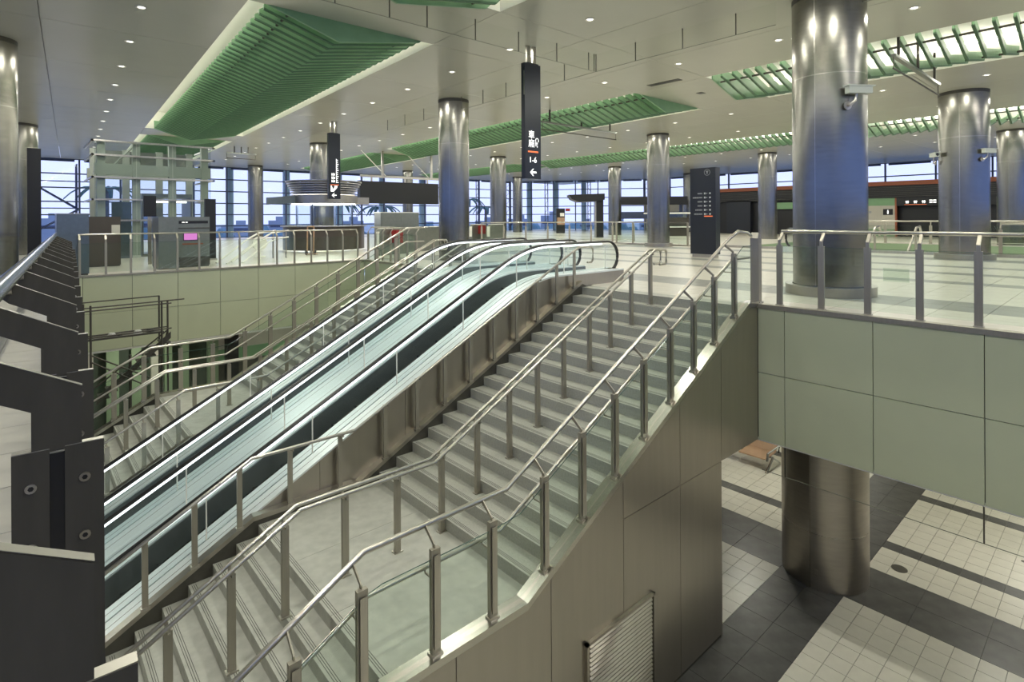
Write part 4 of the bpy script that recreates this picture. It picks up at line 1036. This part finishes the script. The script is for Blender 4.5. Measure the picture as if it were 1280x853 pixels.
# illuminated restroom sign marks on the header
sg_ = thing('restroom_sign', 'white pictograms and lettering lit on the dark shop header', 'sign', (XR - .055, 9.3, 2.3))
for i, y in enumerate((.80, .35, -.1)):
    ob('pictogram', MB().box(-.004, 0, y - .07, y - .02, -.1, .08).box(-.004, 0, y + .02, y + .07, -.1, .08).box(-.004, 0, y - .09, y + .09, -.02, .05), 'whitemark', sg_)
ob('orange_line', boxm(-.004, 0, -.25, .95, -.19, -.165), 'redmark', sg_)
for i in range(2):
    ob('lettering', MB().box(-.004, 0, -.56, -.40, .04 - i * .13, .12 - i * .13).box(-.004, 0, -.76, -.6, .04 - i * .13, .12 - i * .13), 'whitemark', sg_)
t = thing('door_sign', 'small black square sign with white figure on the beige wall', 'sign', (XR - .005, 11.2, 1.65)); ob('plate', boxm(-.02, 0, -.28, .28, -.2, .2), 'black', t); ob('figure', MB().box(-.024, -.02, -.04, .04, -.13, .06).box(-.024, -.02, -.03, .03, .08, .13), 'whitemark', t)
t = thing('notice_board', 'pale wall board with small pictures beside the black square sign', 'notice board', (XR - .005, 12.45, 1.35)); ob('board', boxm(-.02, 0, -.55, .55, -.65, .6), 'beigewall', t)
for y, z in ((.3, .45), (.4, .2), (-.2, .3), (.3, -.5)): ob('picture', boxm(-.024, -.02, y - .08, y + .08, z - .07, z + .07), 'greymark', t)
# black portal and canopy in the distance
pt = thing('black_portal', 'black curved canopy portal in front of the corner windows', 'portal', (30.4, 25.0, 0), math.radians(-42))
ob('leg', boxm(-.25, .25, -.3, .3, 0, 2.75), 'black', pt); ob('leg_trim', boxm(-.33, -.25, -.3, .3, 0, 2.5), 'steel', pt)
ob('canopy', MB().prism([(-2.2, 2.95), (.25, 3.02), (.25, 2.6), (-.25, 2.5), (-1.5, 2.45), (-2.0, 2.65)], -.9, .9), 'black', pt)
cn = thing('dark_canopy', 'long black canopy band over the distant glass kiosks', 'canopy', (41.0, 28.0, 0), math.radians(-42))
ob('band', boxm(-3.2, 3.0, -.6, .6, 2.45, 3.15), 'black', cn); ob('lower_band', boxm(-3.0, 2.8, -.3, .3, 1.25, 1.85), 'mull', cn)
for x in (-2.8, 0, 2.6): ob('leg', boxm(x - .12, x + .12, -.1, .1, 0, 2.5), 'mull', cn)
bt = thing('glass_kiosk', 'dark glazed kiosk under the black canopy', 'kiosk', (36.2, 23.2, 0), math.radians(-40))
ob('body', boxm(-1.3, 1.3, -.7, .7, 0, 1.35), 'brown', bt); ob('roof', boxm(-1.6, 1.8, -.9, .9, 1.62, 1.72), 'white', bt); ob('glazing', boxm(-1.2, 1.2, -.72, -.7, .7, 1.62), 'glassd', bt)
ob('counter', boxm(-1.8, 1.8, -1.0, -.7, .62, .70), 'white', bt); ob('pillar', boxm(.9, 1.1, -.6, .6, 1.3, 1.62), 'machine', bt)
gp2 = thing('grey_panel', 'blank grey panel hanging left of the dark totem', 'panel', (26.0, 14.5, 0), math.radians(-48)); ob('board', boxm(-.32, .45, -.03, .03, 1.85, 2.60), 'tower', gp2); ob('post', boxm(.4, .46, -.03, .03, 0, 1.85), 'mull', gp2); ob('arm', boxm(-.3, .45, .03, .06, 2.0, 2.1), 'mull', gp2)
mp = thing('map_pillar', 'dark map pillar in front of the corner windows', 'sign', (36.0, 34.0, 0), math.radians(-40)); ob('pillar', boxm(-.38, .38, -.1, .1, 0, 2.2), 'black', mp); ob('map_sheet', boxm(-.3, .36, -.11, -.1, .75, 1.4), 'bench', mp); ob('white_sign', boxm(-.05, .32, -.11, -.1, 1.5, 1.8), 'white', mp); ob('flag_sign', boxm(.45, .85, -.03, .03, 1.95, 2.2), 'red', mp)

# ================================================================== FACADES
def facade(name, label, A, B, z0, z1, nx, zrows, pale=(), glaz='pane'):
    A = Vector((*A, 0)); B = Vector((*B, 0)); L = (B - A).length; rz = math.atan2((B - A).y, (B - A).x)
    w_ = struct(name, label); w_.location = A; w_.rotation_euler.z = rz
    p = L / nx
    mm = boxm(-.05, .05, -.09, .09, z0, z1).mesh('mullion'); mm.materials.append(MT['mull'])
    for i in range(nx + 1): ob('mullion', mm, None, w_, loc=(i * p, 0, 0))
    for z in [z0] + zrows + [z1]: ob('transom', boxm(0, L, -.05, .05, z - .04, z + .04), 'mull', w_)
    zz = [z0] + zrows + [z1]
    for a, b in zip(zz, zz[1:]):
        pm = boxm(.05, p - .05, -.008, .008, a + .04, b - .04).mesh('pane'); pm.materials.append(MT[glaz])
        for i in range(nx): ob('pane', pm, None, w_, loc=(i * p, 0, 0))
    bm_ = boxm(.25, p - .25, -.2, -.1, z1 - .18, z1 - .06).mesh('blind_box'); bm_.materials.append(MT['mull'])
    for i in range(nx): ob('blind_box', bm_, None, w_, loc=(i * p, 0, 0))
    for x in pale: ob('outer_post', MB().cyl(x, .6, z0 - 2, z1, .28, 14), 'mullpale', w_, smooth=True)
    return w_
facade('window_1', 'left glazed facade of blue mullions and panes', (-8, 45.8), (40.5, 45.8), 0, ZC, 22, [.9, 1.75, 2.6, 3.5, 4.4], (1.0, 6, 11.9, 17.5, 20.2, 24.5, 29, 33.2, 37.5, 41.5))
facade('window_2', 'angled glazed corner facade in the distance', (40.5, 45.8), (48.9, 34.2), 0, ZC, 6, [.9, 1.75, 2.6, 3.5, 4.4], (2, 5, 8, 11))
facade('window_3', 'long clerestory window above the rooms on the right', (48.9, 34.2), (48.9, -9), 3.3, ZC, 14, [4.35])
facade('window_4', 'glazed facade behind the gallery', (-9.1, -9.1), (-9.1, 45.8), 1.5, 5.0, 14, [2.6, 3.8], glaz='panesky')
facade('window_5', 'glazed facade at the near side', (48.9, -9.1), (-9.1, -9.1), 1.5, 5.0, 15, [2.6, 3.8], glaz='panesky')
# lacing trusses inside the corner glazing
for i, (x, y) in enumerate(((31, 45.2), (35.5, 45.2), (39.6, 45.2), (42.6, 42.3), (45.3, 38.6), (48.3, 33.5), (48.3, 28.5))):
    t = thing('facade_truss', 'slim blue lattice truss standing at the distant corner glazing', 'truss', (x, y, 0), group='lattice trusses at the glazing')
    for dx in (-.22, .22): ob('chord', MB().tube([(dx, 0, 0), (dx, 0, ZC)], .045, 6), 'mull', t)
    z = .1; s = 1
    la_ = MB()
    while z < ZC - .5: la_.tube([(-.22 * s, 0, z), (.22 * s, 0, z + .45)], .02, 4); z += .45; s = -s
    ob('lacing', la_, 'mull', t)

# ================================================================== OUTSIDE
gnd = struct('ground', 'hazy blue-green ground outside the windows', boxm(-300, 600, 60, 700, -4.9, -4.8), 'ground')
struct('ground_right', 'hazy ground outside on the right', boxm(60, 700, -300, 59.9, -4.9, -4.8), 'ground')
rng = random.Random(11)
for i in range(26):
    t0 = i / 25
    az = math.radians(14 + 84 * t0); dist = 210 + 9 * (i % 3)
    x, y = dist * math.cos(az), dist * math.sin(az)
    if x < 62 and y < 62: continue
    bw, bd, bh = rng.uniform(6, 11), rng.uniform(5, 7), rng.uniform(4.0, 7.5)
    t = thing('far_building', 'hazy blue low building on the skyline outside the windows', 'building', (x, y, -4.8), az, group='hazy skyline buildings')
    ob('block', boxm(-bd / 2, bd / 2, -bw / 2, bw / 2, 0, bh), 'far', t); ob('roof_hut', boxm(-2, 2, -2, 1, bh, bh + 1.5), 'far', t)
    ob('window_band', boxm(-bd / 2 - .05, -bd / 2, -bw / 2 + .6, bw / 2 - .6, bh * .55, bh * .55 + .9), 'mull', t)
tr = MB()
for i in range(260):
    az = math.radians(rng.uniform(8, 100)); d = rng.uniform(95, 140); x, y = d * math.cos(az), d * math.sin(az); r = rng.uniform(1.2, 2.6)
    n0 = len(tr.v); tr.cyl(x, y, -4.8, -4.8 + r * .9, r * .8, 7, r); tr.cyl(x, y, -4.8 + r * .9, -4.8 + r * 1.9, r, 7, r * .35)
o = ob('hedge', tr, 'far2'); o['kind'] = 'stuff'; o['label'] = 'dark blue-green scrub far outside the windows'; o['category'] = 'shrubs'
def palm(x, y, h, label):
    t = thing('palm_tree', label, 'palm tree', (x, y, -4.8)); H_ = h + 4.8
    ob('trunk', MB().tube([(0, 0, 0), (.1, .05, H_ * .5), (.05, 0, H_)], .16, 8), 'trunk', t, smooth=True)
    for k in range(11):
        a = k * 2 * math.pi / 11 + .2; fr = MB(); L = 1.9 + .3 * (k % 3); pts = []
        for i in range(7):
            s = i / 6; pts.append((s * L, H_ + .7 * math.sin(s * 2.2) - 1.15 * s * s))
        for i in range(6):
            w0 = .22 * math.sin(math.pi * (i / 6 * .9 + .08)) + .02; w1 = .22 * math.sin(math.pi * ((i + 1) / 6 * .9 + .08)) + .02
            (r0, z0), (r1, z1) = pts[i], pts[i + 1]; c_, s_ = math.cos(a), math.sin(a)
            for sd in (-1, 1):
                fr.quad((r0 * c_, r0 * s_, z0), (r1 * c_, r1 * s_, z1), (r1 * c_ - sd * w1 * s_, r1 * s_ + sd * w1 * c_, z1 - .12), (r0 * c_ - sd * w0 * s_, r0 * s_ + sd * w0 * c_, z0 - .12))
        ob('frond', fr, 'palm', t)
for x, y, h, l in ((5.0, 52, 3.6, 'tall palm tree outside the far left window'), (22.6, 49.5, 2.6, 'palm tree outside, left of the black board'), (27.0, 50, 2.3, 'palm tree outside, below the black board'), (38.5, 51, 3.3, 'palm tree outside, between two distant columns'), (43.6, 54, 2.5, 'palm tree outside, right of the distant columns')): palm(x, y, h, l)
# scaffold stair outside the far left window
t = thing('outside_scaffold', 'scaffold stair outside the far left window', 'scaffold', (0, 47.5, 0))
for x in (.2, .7, 3.0, 3.9):
    for y in (0, .9): ob('standard', MB().tube([(x, y, -4.8), (x, y, 5.2)], .04, 6), 'mull', t)
for z in (.9, 2.2, 4.0): ob('ledger', MB().tube([(.2, 0, z), (3.9, 0, z)], .04, 6), 'mull', t)
ob('stair_flight', MB().prism([(.4, 4.0), (.55, 4.0), (3.1, 2.2), (3.1, 2.05)], .1, .8), 'mull', t); ob('stair_flight', MB().prism([(.4, .4), (.55, .4), (3.1, 2.2), (3.1, 2.05)], .1, .8), 'mull', t)

# ================================================================== SCAFFOLD IN THE VOID
t = thing('scaffold', 'dark tube scaffold standing in the void against the left wall', 'scaffold', (0, 0, 0))
for x, y, zt in ((1.10, 15.8, -.50), (1.20, 15.4, -.50), (2.55, 15.4, -.55), (2.74, 15.8, -.58), (1.1, 16.9, -.5), (2.74, 16.9, -.58)): ob('standard', MB().tube([(x, y, ZL), (x, y, zt)], .021, 8), 'scaff', t)
for y, z in ((15.8, -.60), (15.4, -.62), (16.9, -.6), (15.8, -1.24), (15.4, -1.22)): ob('ledger', MB().tube([(1.05, y, z), (2.75 + (.35 if z > -.61 and y == 15.8 else 0), y, z + .02)], .016, 8), 'scaff', t)
for a, b in (((1.2, 15.4, -1.6), (2.3, 15.4, -2.3)), ((1.2, 15.4, -1.75), (2.2, 15.4, -2.45)), ((1.1, 15.8, -2.6), (2.74, 15.8, -1.3)), ((2.74, 15.8, -1.3), (2.74, 16.9, -2.3))): ob('brace', MB().tube([a, b], .018, 6), 'scaff', t)
for i in range(9): ob('stair_tread', boxm(1.35 + i * .15, 1.55 + i * .15, 15.5, 16.0, -2.65 + i * .135, -2.62 + i * .135), 'scaff', t)
ob('stringer', MB().prism([(1.3, -2.75), (1.3, -2.6), (2.75, -1.3), (2.75, -1.45)], 15.48, 15.52), 'scaff', t)
ob('standard', MB().tube([(1.95, 15.6, ZL), (1.95, 15.6, -1.75)], .03, 8), 'scaff', t)
for i, y in enumerate((15.45, 15.7)): ob('platform_plank', boxm(1.15, 2.6, y, y + .22, -1.30, -1.26), 'scaff', t)
for i, (x, y, z, s, m) in enumerate(((1.6, 15.6, -1.25, .09, 'bag'), (1.75, 15.55, -1.26, .06, 'black'), (2.1, 15.6, -1.26, .10, 'bag'), (2.35, 15.6, -1.26, .10, 'black'))):
    o = ob('tool_bundle', MB().cyl(x, y, z, z + s * .7, s, 8, s * .6), m); o['label'] = ['pale cloth bundle on the left end of the scaffold platform', 'small black tool lump in the middle of the scaffold platform', 'pale plastic bundle right of the scaffold platform middle', 'black tool lump on the right end of the scaffold platform'][i]; o['category'] = 'bundle'
# building rubble at the foot
for i, (x, y, w_, d_, m, l) in enumerate(((1.4, 15.2, 1.1, .12, 'white', 'long white plank lying below the scaffold'), (2.0, 15.0, 1.0, .12, 'steel', 'steel bar lying below the scaffold'), (2.2, 15.9, .4, .3, 'copper', 'orange plastic sack on the lower floor by the scaffold'), (.45, 16.1, .5, .3, 'bag', 'pale sack on the lower floor left of the scaffold'))):
    o = ob('site_item', MB().prism([(x, ZL), (x + w_, ZL), (x + w_ * .95, ZL + .14), (x + w_ * .06, ZL + .16)], y, y + d_), m); o['label'] = l; o['category'] = 'site material'

# ================================================================== BENCH IN THE LOWER HALL
bn = thing('bench', 'brown seat bench with chrome arm on the lower hall floor', 'bench', (13.62, 6.15, ZL), math.radians(92))
for i in range(3):
    x0 = -.2 + i * .62
    ob('seat', MB().prism([(-.25, .40), (.25, .43), (.25, .47), (-.25, .44)], x0, x0 + .58, 'x'), 'bench', bn)
    ob('backrest', MB().prism([(-.26, .44), (-.22, .44), (-.36, .85), (-.40, .85)], x0, x0 + .58, 'x'), 'bench', bn)
bn.scale = (1.1, 1.35, .66)
for x0 in (-.25, 1.65):
    ob('armrest', MB().tube([(x0, -.26, .42), (x0, -.3, .66), (x0, .22, .66), (x0, .26, .42)], .025, 8), 'tube', bn, smooth=True)
    ob('leg', MB().tube([(x0, -.3, .02), (x0, 0, .38), (x0, .3, .02)], .025, 8), 'tube', bn)
ob('rail', MB().tube([(-.25, 0, .38), (1.65, 0, .38)], .03, 8), 'tube', bn)
